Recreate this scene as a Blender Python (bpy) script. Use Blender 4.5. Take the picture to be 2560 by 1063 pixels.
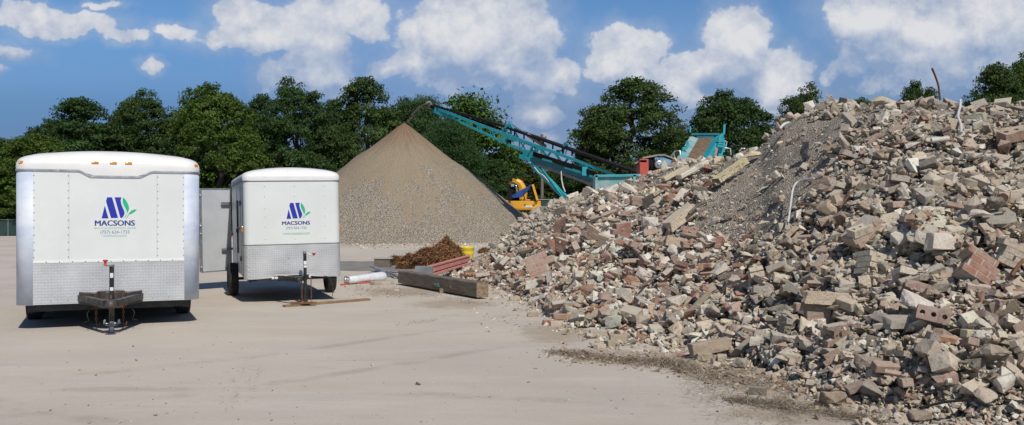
import bpy, bmesh, math, random
import numpy as np
from mathutils import Vector, Matrix, noise as mnoise
R = math.radians
scene = bpy.context.scene
COL = scene.collection
for o in list(bpy.data.objects): bpy.data.objects.remove(o)

# ------------------------------------------------------------------ camera
FP, CX, HY, EYE = 2300.0, 1280.0, 535.0, 1.75      # focal in photo px, centre column, horizon row, eye height
cam = bpy.data.cameras.new('camera'); camo = bpy.data.objects.new('camera', cam); COL.objects.link(camo)
cam.sensor_width = 36; cam.lens = 36*FP/2560; cam.shift_y = 3.5/2560
cam.clip_start = .1; cam.clip_end = 3000
camo.location = (0, 0, EYE); camo.rotation_euler = (R(90), 0, 0)
scene.camera = camo
def P(px, py, Y): return Vector(((px-CX)/FP*Y, Y, EYE-(py-HY)/FP*Y))
def G(px, py, z=0.):
    Y = FP*(EYE-z)/(py-HY); return Vector(((px-CX)/FP*Y, Y, z))

# ------------------------------------------------------------------ light
SUN_EL, SUN_AZ = R(47), R(156)                     # azimuth clockwise from +Y
sd = Vector((math.sin(SUN_AZ)*math.cos(SUN_EL), math.cos(SUN_AZ)*math.cos(SUN_EL), math.sin(SUN_EL)))
sl = bpy.data.lights.new('sun', 'SUN'); sl.energy = 4.45; sl.angle = R(.53); sl.color = (1, .945, .86)
so = bpy.data.objects.new('sun', sl); COL.objects.link(so); so.rotation_euler = sd.to_track_quat('Z', 'Y').to_euler()
scene.view_settings.view_transform = 'Standard'; scene.view_settings.look = 'None'
scene.view_settings.exposure = EXPOSURE = -0.22; scene.view_settings.gamma = 1
scene.cycles.max_bounces = 5; scene.cycles.diffuse_bounces = 2; scene.cycles.glossy_bounces = 2
scene.cycles.transparent_max_bounces = 6; scene.cycles.use_denoising = True

def nd(nt, t, ins=None, **kw):
    n = nt.nodes.new(t)
    for k, v in kw.items(): setattr(n, k, v)
    for k, v in (ins or {}).items():
        s = n.inputs[k]
        if isinstance(v, bpy.types.NodeSocket): nt.links.new(v, s)
        else: s.default_value = v
    return n
def mth(nt, op, a, b=0., c=0., clamp=False):
    return nd(nt, 'ShaderNodeMath', {0: a, 1: b, 2: c}, operation=op, use_clamp=clamp).outputs[0]
def vmt(nt, op, a, b=(0, 0, 0), c=(0, 0, 0)):
    n = nd(nt, 'ShaderNodeVectorMath', {0: a, 1: b}, operation=op)
    if op == 'MULTIPLY_ADD':
        if isinstance(c, bpy.types.NodeSocket): nt.links.new(c, n.inputs[2])
        else: n.inputs[2].default_value = c
    return n.outputs[1] if op in ('LENGTH', 'DOT_PRODUCT') else n.outputs[0]
def sstep(nt, x, a, b, lo=0., hi=1.):
    return nd(nt, 'ShaderNodeMapRange', {0: x, 1: a, 2: b, 3: lo, 4: hi}, interpolation_type='SMOOTHSTEP').outputs[0]
def mixc(nt, f, a, b, mode='MIX'):
    n = nt.nodes.new('ShaderNodeMix'); n.data_type = 'RGBA'; n.blend_type = mode
    for i, v in ((0, f), (6, a), (7, b)):
        if isinstance(v, bpy.types.NodeSocket): nt.links.new(v, n.inputs[i])
        elif i == 0: n.inputs[0].default_value = v
        else: n.inputs[i].default_value = (*v, 1) if len(v) == 3 else v
    return n.outputs[2]
def nse(nt, vec, scale, detail=3., rough=.55, out=0, dist=0.):
    n = nd(nt, 'ShaderNodeTexNoise', {'Scale': scale, 'Detail': detail, 'Roughness': rough, 'Distortion': dist})
    if vec is not None: nt.links.new(vec, n.inputs['Vector'])
    return n.outputs[out]

# ------------------------------------------------------------------ sky with cumulus clouds, by direction
world = bpy.data.worlds.new('World'); scene.world = world; world.use_nodes = True
wt = world.node_tree; wt.nodes.clear()
SKYK = .078
sky = nd(wt, 'ShaderNodeTexSky', sky_type='NISHITA', sun_disc=False, sun_elevation=SUN_EL, sun_rotation=SUN_AZ,
         air_density=1.3, dust_density=.35, ozone_density=2.2, altitude=0)
tc = nd(wt, 'ShaderNodeTexCoord').outputs['Generated']
sep = nd(wt, 'ShaderNodeSeparateXYZ', {0: tc})
yy = mth(wt, 'MAXIMUM', mth(wt, 'ABSOLUTE', sep.outputs[1]), .12)
uu = mth(wt, 'DIVIDE', sep.outputs[0], yy); vv = mth(wt, 'DIVIDE', sep.outputs[2], yy)
uv = nd(wt, 'ShaderNodeCombineXYZ', {0: uu, 1: vv, 2: 0.}).outputs[0]
# (column, row, half width, half height, weight, whiteness)
CL = [(60,45,110,40,.9),(190,62,130,34,.8),(310,88,90,28,.7),(430,75,75,34,.65),(20,130,95,34,.6),(0,185,30,18,.5),(640,80,170,42,.95),(610,25,90,50,1.),
      (560,95,80,26,.8),(760,60,120,70,.95),(880,45,100,60,1.),(820,120,90,50,.85),(770,180,115,58,1.),(710,170,60,42,.8),(378,168,34,27,.8),(250,10,110,20,.42),
      (1180,85,160,95,1.25),(1270,110,95,90,1.1),(1060,150,110,55,1.),(960,165,75,34,.75),(1230,190,200,50,.85),(1120,40,80,60,1.),(1395,185,80,55,.85),(1345,285,68,36,.9),
      (1375,340,60,70,.42),(1330,240,130,60,.5),(1365,55,34,14,.4),
      (1565,125,95,62,1.05),(1530,160,80,48,.8),(1845,100,70,72,1.15),(1800,170,120,60,.95),(1700,190,150,50,.8),(1930,190,110,62,1.),(1990,215,70,40,.8),(1760,260,120,34,.75),
      (1690,225,80,46,.8),(1910,265,120,32,.65),(1580,195,90,50,.6),
      (2190,50,130,72,1.05),(2130,20,90,50,.9),(2330,80,200,90,1.),(2480,60,190,110,1.),(2180,130,120,50,.7),(2080,185,40,40,.6),(2130,165,130,36,.5),(2380,180,260,75,.85),(2300,140,180,60,.9),(2500,170,160,60,.8),
      (2800,120,300,150,.9),(3300,60,260,160,.8),(-300,40,260,120,.8),(-700,200,300,90,.8),(1500,-260,500,120,.9),(600,-300,400,130,.9),(-200,-420,500,200,.8),(2500,-300,500,150,.8)]
def cloudgroup():
    g = bpy.data.node_groups.new('cloud_field', 'ShaderNodeTree')
    g.interface.new_socket('p', in_out='INPUT', socket_type='NodeSocketVector')
    g.interface.new_socket('d', in_out='OUTPUT', socket_type='NodeSocketFloat')
    gi = g.nodes.new('NodeGroupInput'); go = g.nodes.new('NodeGroupOutput')
    p = gi.outputs[0]
    w1 = vmt(g, 'SUBTRACT', nse(g, p, 16., 4., .6, out=1), (.5, .5, .5))
    pw = vmt(g, 'MULTIPLY_ADD', w1, (.058, .058, 0), p)
    acc = None
    for (cx, cy, rx, ry, w) in CL:
        c = ((cx-CX)/FP, (HY-cy)/FP); ir = (FP/rx, FP/ry)
        q = vmt(g, 'MULTIPLY_ADD', pw, (ir[0], ir[1], 0), (-c[0]*ir[0], -c[1]*ir[1], 0))
        d = mth(g, 'MULTIPLY_ADD', vmt(g, 'LENGTH', q), -.85, w*.98)
        acc = d if acc is None else nd(g, 'ShaderNodeMath', {0: acc, 1: d, 2: .18}, operation='SMOOTH_MAX').outputs[0]
    g.interface.new_socket('smooth', in_out='OUTPUT', socket_type='NodeSocketFloat')
    vo = nd(g, 'ShaderNodeTexVoronoi', {'Vector': vmt(g, 'MULTIPLY_ADD', vmt(g, 'SUBTRACT', nse(g, p, 60., 3., .6, out=1), (.5, .5, .5)), (.02, .02, 0), p), 'Scale': 17., 'Detail': 3.5, 'Roughness': .55, 'Lacunarity': 2.3, 'Randomness': 1.}, feature='F1', normalize=True).outputs[0]
    puff = mth(g, 'SUBTRACT', .36, vo)
    nz = mth(g, 'SUBTRACT', nse(g, p, 30., 7., .62), .5)
    full = mth(g, 'ADD', mth(g, 'SUBTRACT', acc, .06), mth(g, 'ADD', mth(g, 'MULTIPLY', puff, 1.30), mth(g, 'MULTIPLY', nz, .34)))
    g.links.new(full, go.inputs[0]); g.links.new(acc, go.inputs['smooth'])
    return g
CG = cloudgroup()
def cf(off):
    n = wt.nodes.new('ShaderNodeGroup'); n.node_tree = CG
    wt.links.new(vmt(wt, 'ADD', uv, off), n.inputs[0]); return n.outputs[0], n.outputs[1]
d0, s0 = cf((0, 0, 0)); d1, s1 = cf((.004, .013, 0)); _, s2 = cf((.0, .055, 0))
relief = mth(wt, 'SUBTRACT', mth(wt, 'SUBTRACT', d0, d1), mth(wt, 'SUBTRACT', s0, s1))
slope = mth(wt, 'SUBTRACT', s0, s2)                      # crowns are bright, undersides fade into blue-grey
base_ = sstep(wt, slope, -.65, 1.0)
lit = mth(wt, 'ADD', mth(wt, 'MULTIPLY', base_, .62), mth(wt, 'MULTIPLY', relief, 1.55))
lit = mth(wt, 'ADD', lit, mth(wt, 'MULTIPLY', sstep(wt, d0, .1, 1.1), .26))
lit = nd(wt, 'ShaderNodeMath', {0: lit, 1: .03}, operation='ADD', use_clamp=True).outputs[0]
dense = mth(wt, 'MULTIPLY', sstep(wt, d0, -.01, .21), mth(wt, 'MULTIPLY_ADD', base_, .26, .72))
halo = mth(wt, 'MULTIPLY', sstep(wt, mth(wt, 'MULTIPLY_ADD', d0, .35, mth(wt, 'MULTIPLY', s0, .65)), -.62, .2), .40)
veil = sstep(wt, vmt(wt, 'LENGTH', vmt(wt, 'MULTIPLY', vmt(wt, 'SUBTRACT', uv, (.16, .095, 0)), (1.7, 6.8, 0))), .2, 1., .46, 0.)
alpha = mth(wt, 'MAXIMUM', dense, mth(wt, 'MAXIMUM', halo, veil))
alpha = mth(wt, 'MINIMUM', alpha, .97)
K = 1/SKYK
lit2 = mth(wt, 'MULTIPLY', lit, sstep(wt, dense, .0, .5, .55, 1.))
cshade = mixc(wt, lit2, (.34*K, .44*K, .64*K), (.86*K, .865*K, .89*K))
up = sstep(wt, vv, -.01, .03)
rp = nd(wt, 'ShaderNodeValToRGB', {0: mth(wt, 'DIVIDE', vv, 1.2)})          # the deeper blue of humid air low down
for i, (t_, c_) in enumerate(((0., (.27, .43, .86)), (.075, (.30, .47, .95)), (.10, (.355, .565, 1.0)), (.125, (.486, .73, 1.2)), (.172, (.61, .92, 1.365)), (.26, (.61, .90, 1.30)), (.85, (.45, .60, .80)))):
    e = rp.color_ramp.elements[i] if i < 2 else rp.color_ramp.elements.new(t_)
    e.position = t_; e.color = (c_[0]/2, c_[1]/2, c_[2]/2, 1)
skyc = mixc(wt, 1., sky.outputs[0], vmt(wt, 'MULTIPLY', rp.outputs[0], (2, 2, 2)), 'MULTIPLY')
fin = mixc(wt, mth(wt, 'MULTIPLY', alpha, up), skyc, cshade)
bg = nd(wt, 'ShaderNodeBackground', {0: fin, 1: SKYK})
wo = nd(wt, 'ShaderNodeOutputWorld'); wt.links.new(bg.outputs[0], wo.inputs[0])
world.cycles.sampling_method = 'MANUAL'; world.cycles.sample_map_resolution = 512

# ------------------------------------------------------------------ helpers
class MB:
    def __init__(s): s.v = []; s.f = []; s.m = []; s.sm = []
    def raw(s, vs, fs, mi=0, smooth=False):
        b = len(s.v); s.v += [tuple(v) for v in vs]
        for f in fs: s.f.append(tuple(b+i for i in f)); s.m.append(mi); s.sm.append(smooth)
    def box(s, c, d, M=None, mi=0):
        x, y, z = d[0]/2, d[1]/2, d[2]/2
        vs = [Vector((i*x, j*y, k*z)) for k in (-1, 1) for j in (-1, 1) for i in (-1, 1)]
        c = Vector(c); vs = [(M @ v if M else v)+c for v in vs]
        s.raw(vs, [(0, 2, 3, 1), (4, 5, 7, 6), (0, 1, 5, 4), (2, 6, 7, 3), (0, 4, 6, 2), (1, 3, 7, 5)], mi)
    def bar(s, a, b, w, h, mi=0, up=(0, 0, 1)):
        a = Vector(a); b = Vector(b); d = (b-a); L = d.length; d.normalize()
        u = Vector(up); x = d.cross(u)
        if x.length < 1e-4: x = d.cross(Vector((0, 1, 0)))
        x.normalize(); z = x.cross(d)
        M = Matrix((x, d, z)).transposed()
        s.box((a+b)/2, (w, L, h), M, mi)
    def tube(s, pts, r, n=8, mi=0, smooth=True):
        pts = [Vector(p) for p in pts]; rs = r if isinstance(r, (list, tuple)) else [r]*len(pts)
        rings = []; px = None
        for i, p in enumerate(pts):
            d = (pts[min(i+1, len(pts)-1)]-pts[max(i-1, 0)]).normalized()
            x = (px - d*px.dot(d)) if px is not None else d.orthogonal()
            if x.length < 1e-5: x = d.orthogonal()
            x.normalize(); px = x; y = d.cross(x)
            rings.append([p+(x*math.cos(2*math.pi*k/n)+y*math.sin(2*math.pi*k/n))*rs[i] for k in range(n)])
        vs = [q for rr in rings for q in rr]; fs = []
        for i in range(len(pts)-1):
            for k in range(n):
                a = i*n+k; b = i*n+(k+1) % n; fs.append((a, b, b+n, a+n))
        s.raw(vs, fs, mi, smooth)
        s.raw(rings[0], [tuple(range(n))[::-1]], mi); s.raw(rings[-1], [tuple(range(n))], mi)
    def lathe(s, prof, c, axis='x', n=28, mi=0, smooth=True, cap=False):
        vs = []; 
        for k in range(n):
            a = 2*math.pi*k/n
            for (r, t) in prof:
                if axis == 'x': v = (t, r*math.cos(a), r*math.sin(a))
                elif axis == 'z': v = (r*math.cos(a), r*math.sin(a), t)
                else: v = (r*math.cos(a), t, r*math.sin(a))
                vs.append(Vector(v)+Vector(c))
        m = len(prof); fs = []
        for k in range(n):
            for j in range(m-1):
                a = k*m+j; b = ((k+1) % n)*m+j; fs.append((a, b, b+1, a+1))
        s.raw(vs, fs, mi, smooth)
    def prism(s, poly, y0, y1, mi=0, M=None):
        n = len(poly); vs = [(x, y0, z) for x, z in poly]+[(x, y1, z) for x, z in poly]
        if M: vs = [M @ Vector(v) for v in vs]
        fs = [tuple(range(n)), tuple(range(n, 2*n))[::-1]]+[(i, i+n, (i+1) % n+n, (i+1) % n) for i in range(n)]
        s.raw(vs, fs, mi)
    def sheet(s, rows, mi=0, smooth=True, closed=False):
        n = len(rows[0]); vs = [p for r in rows for p in r]; fs = []
        for i in range(len(rows)-1):
            for k in range(n if closed else n-1):
                a = i*n+k; b = i*n+(k+1) % n; fs.append((a, b, b+n, a+n))
        s.raw(vs, fs, mi, smooth)
    def build(s, name, mats, parent=None, bevel=0, M=None):
        me = bpy.data.meshes.new(name)
        vs = [M @ Vector(v) for v in s.v] if M else s.v
        me.from_pydata(vs, [], s.f)
        for m in (mats if isinstance(mats, (list, tuple)) else [mats]): me.materials.append(m)
        me.polygons.foreach_set('material_index', s.m); me.polygons.foreach_set('use_smooth', s.sm)
        me.update()
        return link(name, me, parent, bevel)
def link(name, me, parent=None, bevel=0):
    o = bpy.data.objects.new(name, me); COL.objects.link(o)
    if parent: o.parent = parent
    if bevel:
        b = o.modifiers.new('bevel', 'BEVEL'); b.width = bevel; b.segments = 2; b.limit_method = 'ANGLE'
    return o
def tag(o, label, cat, group=None):
    o['label'] = label; o['category'] = cat
    if group: o['group'] = group
    return o
def setting(o, kind='structure', label=None):
    o['kind'] = kind
    if label: o['label'] = label
    return o
def empty(name, loc, rot=(0, 0, 0)):
    o = bpy.data.objects.new(name, None); COL.objects.link(o); o.location = loc; o.rotation_euler = rot; o.empty_display_size = .2
    return o
def mesh_np(name, V, F, mats, cols=None, smooth=False, mi=None):
    """V (n,3), F (m,k) arrays -> mesh; cols per face rgb"""
    me = bpy.data.meshes.new(name); k = F.shape[1]
    me.vertices.add(len(V)); me.vertices.foreach_set('co', V.astype(np.float32).ravel())
    me.loops.add(F.size); me.loops.foreach_set('vertex_index', F.astype(np.int32).ravel())
    me.polygons.add(len(F)); me.polygons.foreach_set('loop_start', np.arange(0, F.size, k, dtype=np.int32))
    me.polygons.foreach_set('loop_total', np.full(len(F), k, np.int32))
    if mi is not None: me.polygons.foreach_set('material_index', mi.astype(np.int32))
    me.polygons.foreach_set('use_smooth', np.full(len(F), smooth))
    for m in mats: me.materials.append(m)
    me.update(calc_edges=True)
    if cols is not None:
        a = me.color_attributes.new('tone', 'FLOAT_COLOR', 'CORNER')
        c = np.ones((len(F), k, 4), np.float32); c[:, :, :3] = cols[:, None, :]
        a.data.foreach_set('color', c.ravel())
    return me

# ------------------------------------------------------------------ materials
def newmat(name):
    m = bpy.data.materials.new(name); m.use_nodes = True; nt = m.node_tree
    b = nt.nodes['Principled BSDF']; return m, nt, b
def pm(name, c1, c2=None, scale=3., rough=.6, metal=0., bump=0., bscale=40., rvar=0., stretch=None, spec=.5, obj=True, third=None):
    m, nt, b = newmat(name)
    v = nd(nt, 'ShaderNodeTexCoord').outputs['Object' if obj else 'Generated']
    if stretch: v = vmt(nt, 'MULTIPLY', v, stretch)
    if c2 is not None:
        f = sstep(nt, nse(nt, v, scale, 5., .62), .33, .68)
        c = mixc(nt, f, c1, c2)
        if third: c = mixc(nt, sstep(nt, nse(nt, v, scale*third[2], 4., .65), third[1], third[1]+.12), c, third[0])
        nt.links.new(c, b.inputs['Base Color'])
    else: b.inputs['Base Color'].default_value = (*c1, 1)
    b.inputs['Metallic'].default_value = metal; b.inputs['Specular IOR Level'].default_value = spec
    if rvar: nt.links.new(sstep(nt, nse(nt, v, scale*2.3, 4.), .3, .7, rough-rvar, rough+rvar), b.inputs['Roughness'])
    else: b.inputs['Roughness'].default_value = rough
    if bump:
        bp = nd(nt, 'ShaderNodeBump', {'Strength': 1., 'Distance': bump, 'Height': nse(nt, v, bscale, 4., .6)})
        nt.links.new(bp.outputs[0], b.inputs['Normal'])
    return m
M_ = {}
M_['white'] = pm('white_paint', (.69, .72, .70), (.64, .67, .655), 1.3, .36, bump=.0015, bscale=2.2, rvar=.06, third=((.50, .47, .40), .70, 3.))
M_['whitecap'] = pm('white_fibreglass', (.76, .76, .74), (.71, .71, .69), 1.6, .3, rvar=.08, third=((.58, .56, .50), .71, 2.5))
M_['alu'] = pm('aluminium_painted_reflection', (.46, .53, .66), (.66, .70, .74), 2.2, .62, metal=0., rvar=.05, stretch=(.6, .6, 1.), third=((.42, .42, .60), .62, .8))  # bluish mottling paints the reflection into the colour of the matte aluminium
M_['trim'] = pm('aluminium_trim', (.66, .67, .68), (.50, .50, .50), 9., .38, metal=.8, rvar=.1)
M_['black'] = pm('black_paint', (.012, .012, .013), (.035, .03, .026), 6., .45, rvar=.12, third=((.10, .05, .03), .68, 4.))
M_['brownsteel'] = pm('weathered_steel', (.050, .040, .035), (.090, .068, .055), 8., .55, rvar=.1, third=((.16, .085, .05), .64, 4.))
M_['rust'] = pm('rusty_steel', (.13, .055, .028), (.22, .10, .05), 14., .85, bump=.002)
M_['zinc'] = pm('zinc_plated_steel', (.55, .56, .58), (.38, .38, .39), 12., .38, metal=.85)
M_['rubber'] = pm('tyre_rubber', (.020, .020, .021), (.050, .047, .044), 5., .8, bump=.002, bscale=60.)
M_['rim'] = pm('painted_rim', (.55, .56, .56), (.35, .34, .33), 7., .45, metal=.3)
M_['amber'] = pm('amber_lens', (.75, .30, .02), (.60, .22, .02), 20., .2)
M_['redlens'] = pm('red_lens', (.40, .02, .015), None, rough=.2)
M_['redpl'] = pm('red_handle', (.60, .03, .04), (.45, .03, .03), 20., .4)
M_['sticker'] = pm('sticker', (.75, .77, .78), (.55, .60, .66), 30., .5)
M_['stickblue'] = pm('sticker_blue', (.03, .18, .50), None, rough=.5)
M_['blue'] = pm('logo_blue', (.012, .022, .33), (.016, .03, .37), 9., .45)
M_['green'] = pm('logo_green', (.008, .42, .20), (.01, .46, .23), 9., .45)
M_['textblue'] = pm('lettering_blue', (.03, .035, .22), None, rough=.5)
M_['textgrey'] = pm('lettering_slate', (.16, .17, .36), None, rough=.5)
M_['textgreen'] = pm('lettering_green', (.22, .52, .42), None, rough=.5)
M_['screw'] = pm('screw_head', (.25, .25, .25), None, rough=.5, metal=.6)
M_['teal'] = pm('teal_paint', (.018, .30, .35), (.03, .36, .40), 2., .45, rvar=.1, third=((.20, .34, .34), .66, 2.5), bump=.002)
M_['tealdull'] = pm('dusty_teal_paint', (.12, .33, .35), (.36, .42, .40), 1.6, .6, third=((.55, .50, .42), .60, 2.), bump=.003)
M_['tealdark'] = pm('dark_teal_paint', (.012, .13, .17), (.02, .17, .2), 2., .5)
M_['steelblue'] = pm('pale_blue_paint', (.14, .30, .44), (.24, .38, .48), 3., .6)
M_['belt'] = pm('rubber_belt', (.008, .008, .009), (.018, .016, .015), 3., .85, spec=.2)
M_['greysteel'] = pm('grey_steel', (.16, .165, .17), (.24, .235, .23), 3., .55, metal=.2)
M_['soil'] = pm('fine_brown_soil', (.19, .125, .075), (.12, .08, .05), 5., .95, bump=.03, bscale=14.)
M_['redpaint'] = pm('faded_red_paint', (.52, .09, .06), (.38, .07, .05), 4., .6)
M_['yellow'] = pm('yellow_paint', (.72, .36, .02), (.62, .30, .03), 2.5, .42, third=((.30, .18, .06), .68, 3.))
M_['drum'] = pm('yellow_plastic', (.86, .66, .06), (.80, .58, .05), 4., .35, third=((.55, .45, .2), .7, 4.))
M_['tarp'] = pm('blue_tarp', (.02, .065, .22), (.03, .09, .28), 1.2, .5, bump=.05, bscale=3.)
M_['timber'] = pm('weathered_timber', (.12, .10, .08), (.20, .17, .135), 2.5, .9, bump=.012, bscale=14., stretch=(1, 9, 9), third=((.06, .048, .038), .60, 2.))
M_['timberend'] = pm('timber_end_grain', (.30, .22, .13), (.15, .115, .075), 14., .9, bump=.01, bscale=30.)
M_['plank'] = pm('old_plank', (.30, .19, .10), (.20, .13, .075), 5., .9, stretch=(1, 8, 8), bump=.006, bscale=30.)
M_['pole'] = pm('pole_wood', (.22, .19, .155), (.15, .13, .11), 2., .9, stretch=(6, 6, 1))
M_['plastic'] = pm('white_plastic_wrap', (.74, .75, .77), (.66, .67, .70), 5., .22, bump=.02, bscale=7.)
M_['hosewhite'] = pm('dirty_white_hose', (.62, .61, .60), (.50, .48, .45), 9., .5)
M_['fencegreen'] = pm('green_fence_screen', (.025, .06, .055), (.018, .045, .042), 3., .8, bump=.02, bscale=8.)
M_['bark'] = pm('bark', (.09, .072, .055), (.055, .042, .032), 4., .95, stretch=(3, 3, .6), bump=.03, bscale=9.)
M_['whiteveh'] = pm('white_gloss', (.8, .81, .82), (.74, .75, .76), 2., .3)
M_['glass'] = pm('dark_glass', (.01, .012, .015), None, rough=.08)
M_['slate'] = pm('galvanised_sheet', (.40, .44, .47), (.28, .31, .33), 3., .45, metal=.5, bump=.01, bscale=5.)
M_['pinkpaint'] = pm('faded_pink_red_paint', (.60, .27, .24), (.48, .19, .17), 5., .7, third=((.48, .38, .34), .62, 3.), bump=.005)

# diamond tread plate
def plate_mat():
    m, nt, b = newmat('diamond_tread_plate')
    v = nd(nt, 'ShaderNodeTexCoord').outputs['Object']; s = nd(nt, 'ShaderNodeSeparateXYZ', {0: v})
    p = .044
    u = mth(nt, 'DIVIDE', mth(nt, 'ADD', s.outputs[0], mth(nt, 'MULTIPLY', s.outputs[1], .9)), p); w = mth(nt, 'DIVIDE', s.outputs[2], p)
    par = mth(nt, 'FLOORED_MODULO', mth(nt, 'ADD', mth(nt, 'FLOOR', u), mth(nt, 'FLOOR', w)), 2.)
    fu = mth(nt, 'SUBTRACT', mth(nt, 'FRACT', u), .5); fv = mth(nt, 'SUBTRACT', mth(nt, 'FRACT', w), .5)
    a = mth(nt, 'ADD', fu, fv); c = mth(nt, 'SUBTRACT', fu, fv)
    sg = mth(nt, 'MULTIPLY_ADD', par, -1., 1.)
    a2 = mth(nt, 'ADD', mth(nt, 'MULTIPLY', a, sg), mth(nt, 'MULTIPLY', c, par))
    c2 = mth(nt, 'ADD', mth(nt, 'MULTIPLY', c, sg), mth(nt, 'MULTIPLY', a, par))
    e = mth(nt, 'ADD', mth(nt, 'POWER', mth(nt, 'DIVIDE', a2, .62), 2.), mth(nt, 'POWER', mth(nt, 'DIVIDE', c2, .20), 2.))
    h = sstep(nt, e, .3, 1.1, 1., 0.)
    big = nse(nt, v, 2.4, 4.)
    hh = mth(nt, 'ADD', mth(nt, 'MULTIPLY', h, .004), mth(nt, 'MULTIPLY', big, .02))
    bp = nd(nt, 'ShaderNodeBump', {'Strength': 1., 'Distance': 1., 'Height': hh})
    nt.links.new(bp.outputs[0], b.inputs['Normal'])
    c = mixc(nt, sstep(nt, nse(nt, v, 1.7, 5.), .35, .7), (.48, .495, .51), (.60, .61, .62))
    c = mixc(nt, h, c, (.72, .73, .74))  # lugs coloured lighter, so their sparkle is painted into the base colour
    nt.links.new(c, b.inputs['Base Color']); b.inputs['Metallic'].default_value = .28
    nt.links.new(sstep(nt, nse(nt, v, 3., 4.), .3, .7, .30, .5), b.inputs['Roughness'])
    return m
M_['plate'] = plate_mat()

# ground: dusty concrete yard, stains, cracks, streaks
def ground_mat():
    m, nt, b = newmat('dusty_concrete_yard')
    v = nd(nt, 'ShaderNodeTexCoord').outputs['Object']
    base = mixc(nt, sstep(nt, nse(nt, v, .16, 5., .6), .32, .68), (.565, .50, .425), (.475, .425, .365))
    tan = sstep(nt, nse(nt, vmt(nt, 'MULTIPLY', v, (.5, 1.5, 1)), .33, 5., .65), .50, .72)
    base = mixc(nt, mth(nt, 'MULTIPLY', tan, .65), base, (.50, .42, .32))
    st = nse(nt, vmt(nt, 'MULTIPLY', v, (.35, 2.6, 1)), 1.1, 7., .72)
    base = mixc(nt, mth(nt, 'MULTIPLY', sstep(nt, st, .56, .78), .30), base, (.235, .195, .150))
    pt = mth(nt, 'MULTIPLY', sstep(nt, nse(nt, v, .55, 3., .5), .66, .80), sstep(nt, nse(nt, v, 6., 6., .75), .42, .62))
    base = mixc(nt, mth(nt, 'MULTIPLY', pt, .75), base, (.20, .165, .115))
    fine = nse(nt, v, 26., 6., .75)
    base = mixc(nt, mth(nt, 'MULTIPLY', sstep(nt, fine, .54, .72), .30), base, (.22, .195, .165))
    base = mixc(nt, mth(nt, 'MULTIPLY', sstep(nt, fine, .28, .42, 1., 0.), .25), base, (.64, .58, .51))
    # far joints in the slab
    s = nd(nt, 'ShaderNodeSeparateXYZ', {0: vmt(nt, 'ADD', v, vmt(nt, 'MULTIPLY', nse(nt, v, .7, 4., .6, out=1), (.25, .25, 0)))})
    jy = mth(nt, 'ABSOLUTE', mth(nt, 'SUBTRACT', mth(nt, 'FLOORED_MODULO', mth(nt, 'ADD', s.outputs[1], 3.2), 9.5), 4.7))
    jl = sstep(nt, jy, .02, .09, 1., 0.)
    jl = mth(nt, 'MULTIPLY', jl, sstep(nt, s.outputs[1], 22., 26.))
    base = mixc(nt, mth(nt, 'MULTIPLY', jl, .5), base, (.12, .10, .085))
    # faint curved tyre tracks and drifts of paler dust
    tr = None
    for (cx, cy, r_) in ((-14., 22., 15.2), (-14., 22., 17.0), (9., 30., 25.5), (9., 30., 27.2), (-4., -9., 16.5), (-4., -9., 18.2)):
        d = mth(nt, 'ABSOLUTE', mth(nt, 'SUBTRACT', vmt(nt, 'LENGTH', vmt(nt, 'SUBTRACT', v, (cx, cy, 0))), r_)); d = sstep(nt, d, .03, .20, 1., 0.); tr = d if tr is None else mth(nt, 'MAXIMUM', tr, d)
    tr = mth(nt, 'MULTIPLY', tr, sstep(nt, nse(nt, v, .8, 5., .7), .44, .62))
    base = mixc(nt, mth(nt, 'MULTIPLY', tr, .42), base, (.30, .265, .225))
    base = mixc(nt, sstep(nt, nse(nt, vmt(nt, 'MULTIPLY', v, (.5, 1.6, 1)), .5, 6., .7), .50, .70, 0, .35), base, (.62, .565, .495))
    base = mixc(nt, sstep(nt, nse(nt, vmt(nt, 'MULTIPLY', v, (.6, 1.3, 1)), .9, 7., .75), .55, .72, 0, .30), base, (.40, .36, .30))
    # brown dirt washed out along the foot of the heap and round the timber
    acc = None
    for (cx, cy, hx, y0_, y1_) in ((1760, 893, 230, 862, 925), (2330, 1045, 260, 1000, 1100), (1930, 940, 260, 885, 1010), (2150, 1010, 260, 950, 1063), (1640, 902, 230, 884, 922), (1500, 880, 150, 868, 892), (2050, 1040, 330, 1005, 1075), (1010, 730, 150, 716, 748), (1130, 760, 140, 745, 775), (1390, 830, 110, 790, 860)):
        c = G(cx, cy); ry = max(.15, (G(cx, y0_).y-G(cx, y1_).y)/2); rx = hx/FP*c.y
        q = vmt(nt, 'MULTIPLY', vmt(nt, 'SUBTRACT', v, (c.x, c.y, 0)), (1/rx, 1/ry, 0))
        d = mth(nt, 'SUBTRACT', (1. if cx != 600 else .55), vmt(nt, 'LENGTH', q)); acc = d if acc is None else mth(nt, 'MAXIMUM', acc, d)
    dm = mth(nt, 'ADD', acc, mth(nt, 'MULTIPLY', mth(nt, 'SUBTRACT', nse(nt, v, 3.2, 7., .7), .5), 1.7))
    base = mixc(nt, sstep(nt, dm, .0, .60, 0, .85), base, mixc(nt, sstep(nt, fine, .35, .65), (.33, .27, .20), (.42, .35, .265)))
    nt.links.new(base, b.inputs['Base Color'])
    b.inputs['Roughness'].default_value = .88; b.inputs['Specular IOR Level'].default_value = .25
    hh = mth(nt, 'ADD', mth(nt, 'MULTIPLY', fine, .012), mth(nt, 'MULTIPLY', st, .02))
    bp = nd(nt, 'ShaderNodeBump', {'Strength': .8, 'Distance': 1., 'Height': hh})
    nt.links.new(bp.outputs[0], b.inputs['Normal'])
    return m
gm = ground_mat()
g = MB(); g.raw([(-600, -60, 0), (600, -60, 0), (600, 1500, 0), (-600, 1500, 0)], [(0, 1, 2, 3)])
setting(g.build('ground', gm), label='dusty pale concrete yard with stains and scattered grit')
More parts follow.
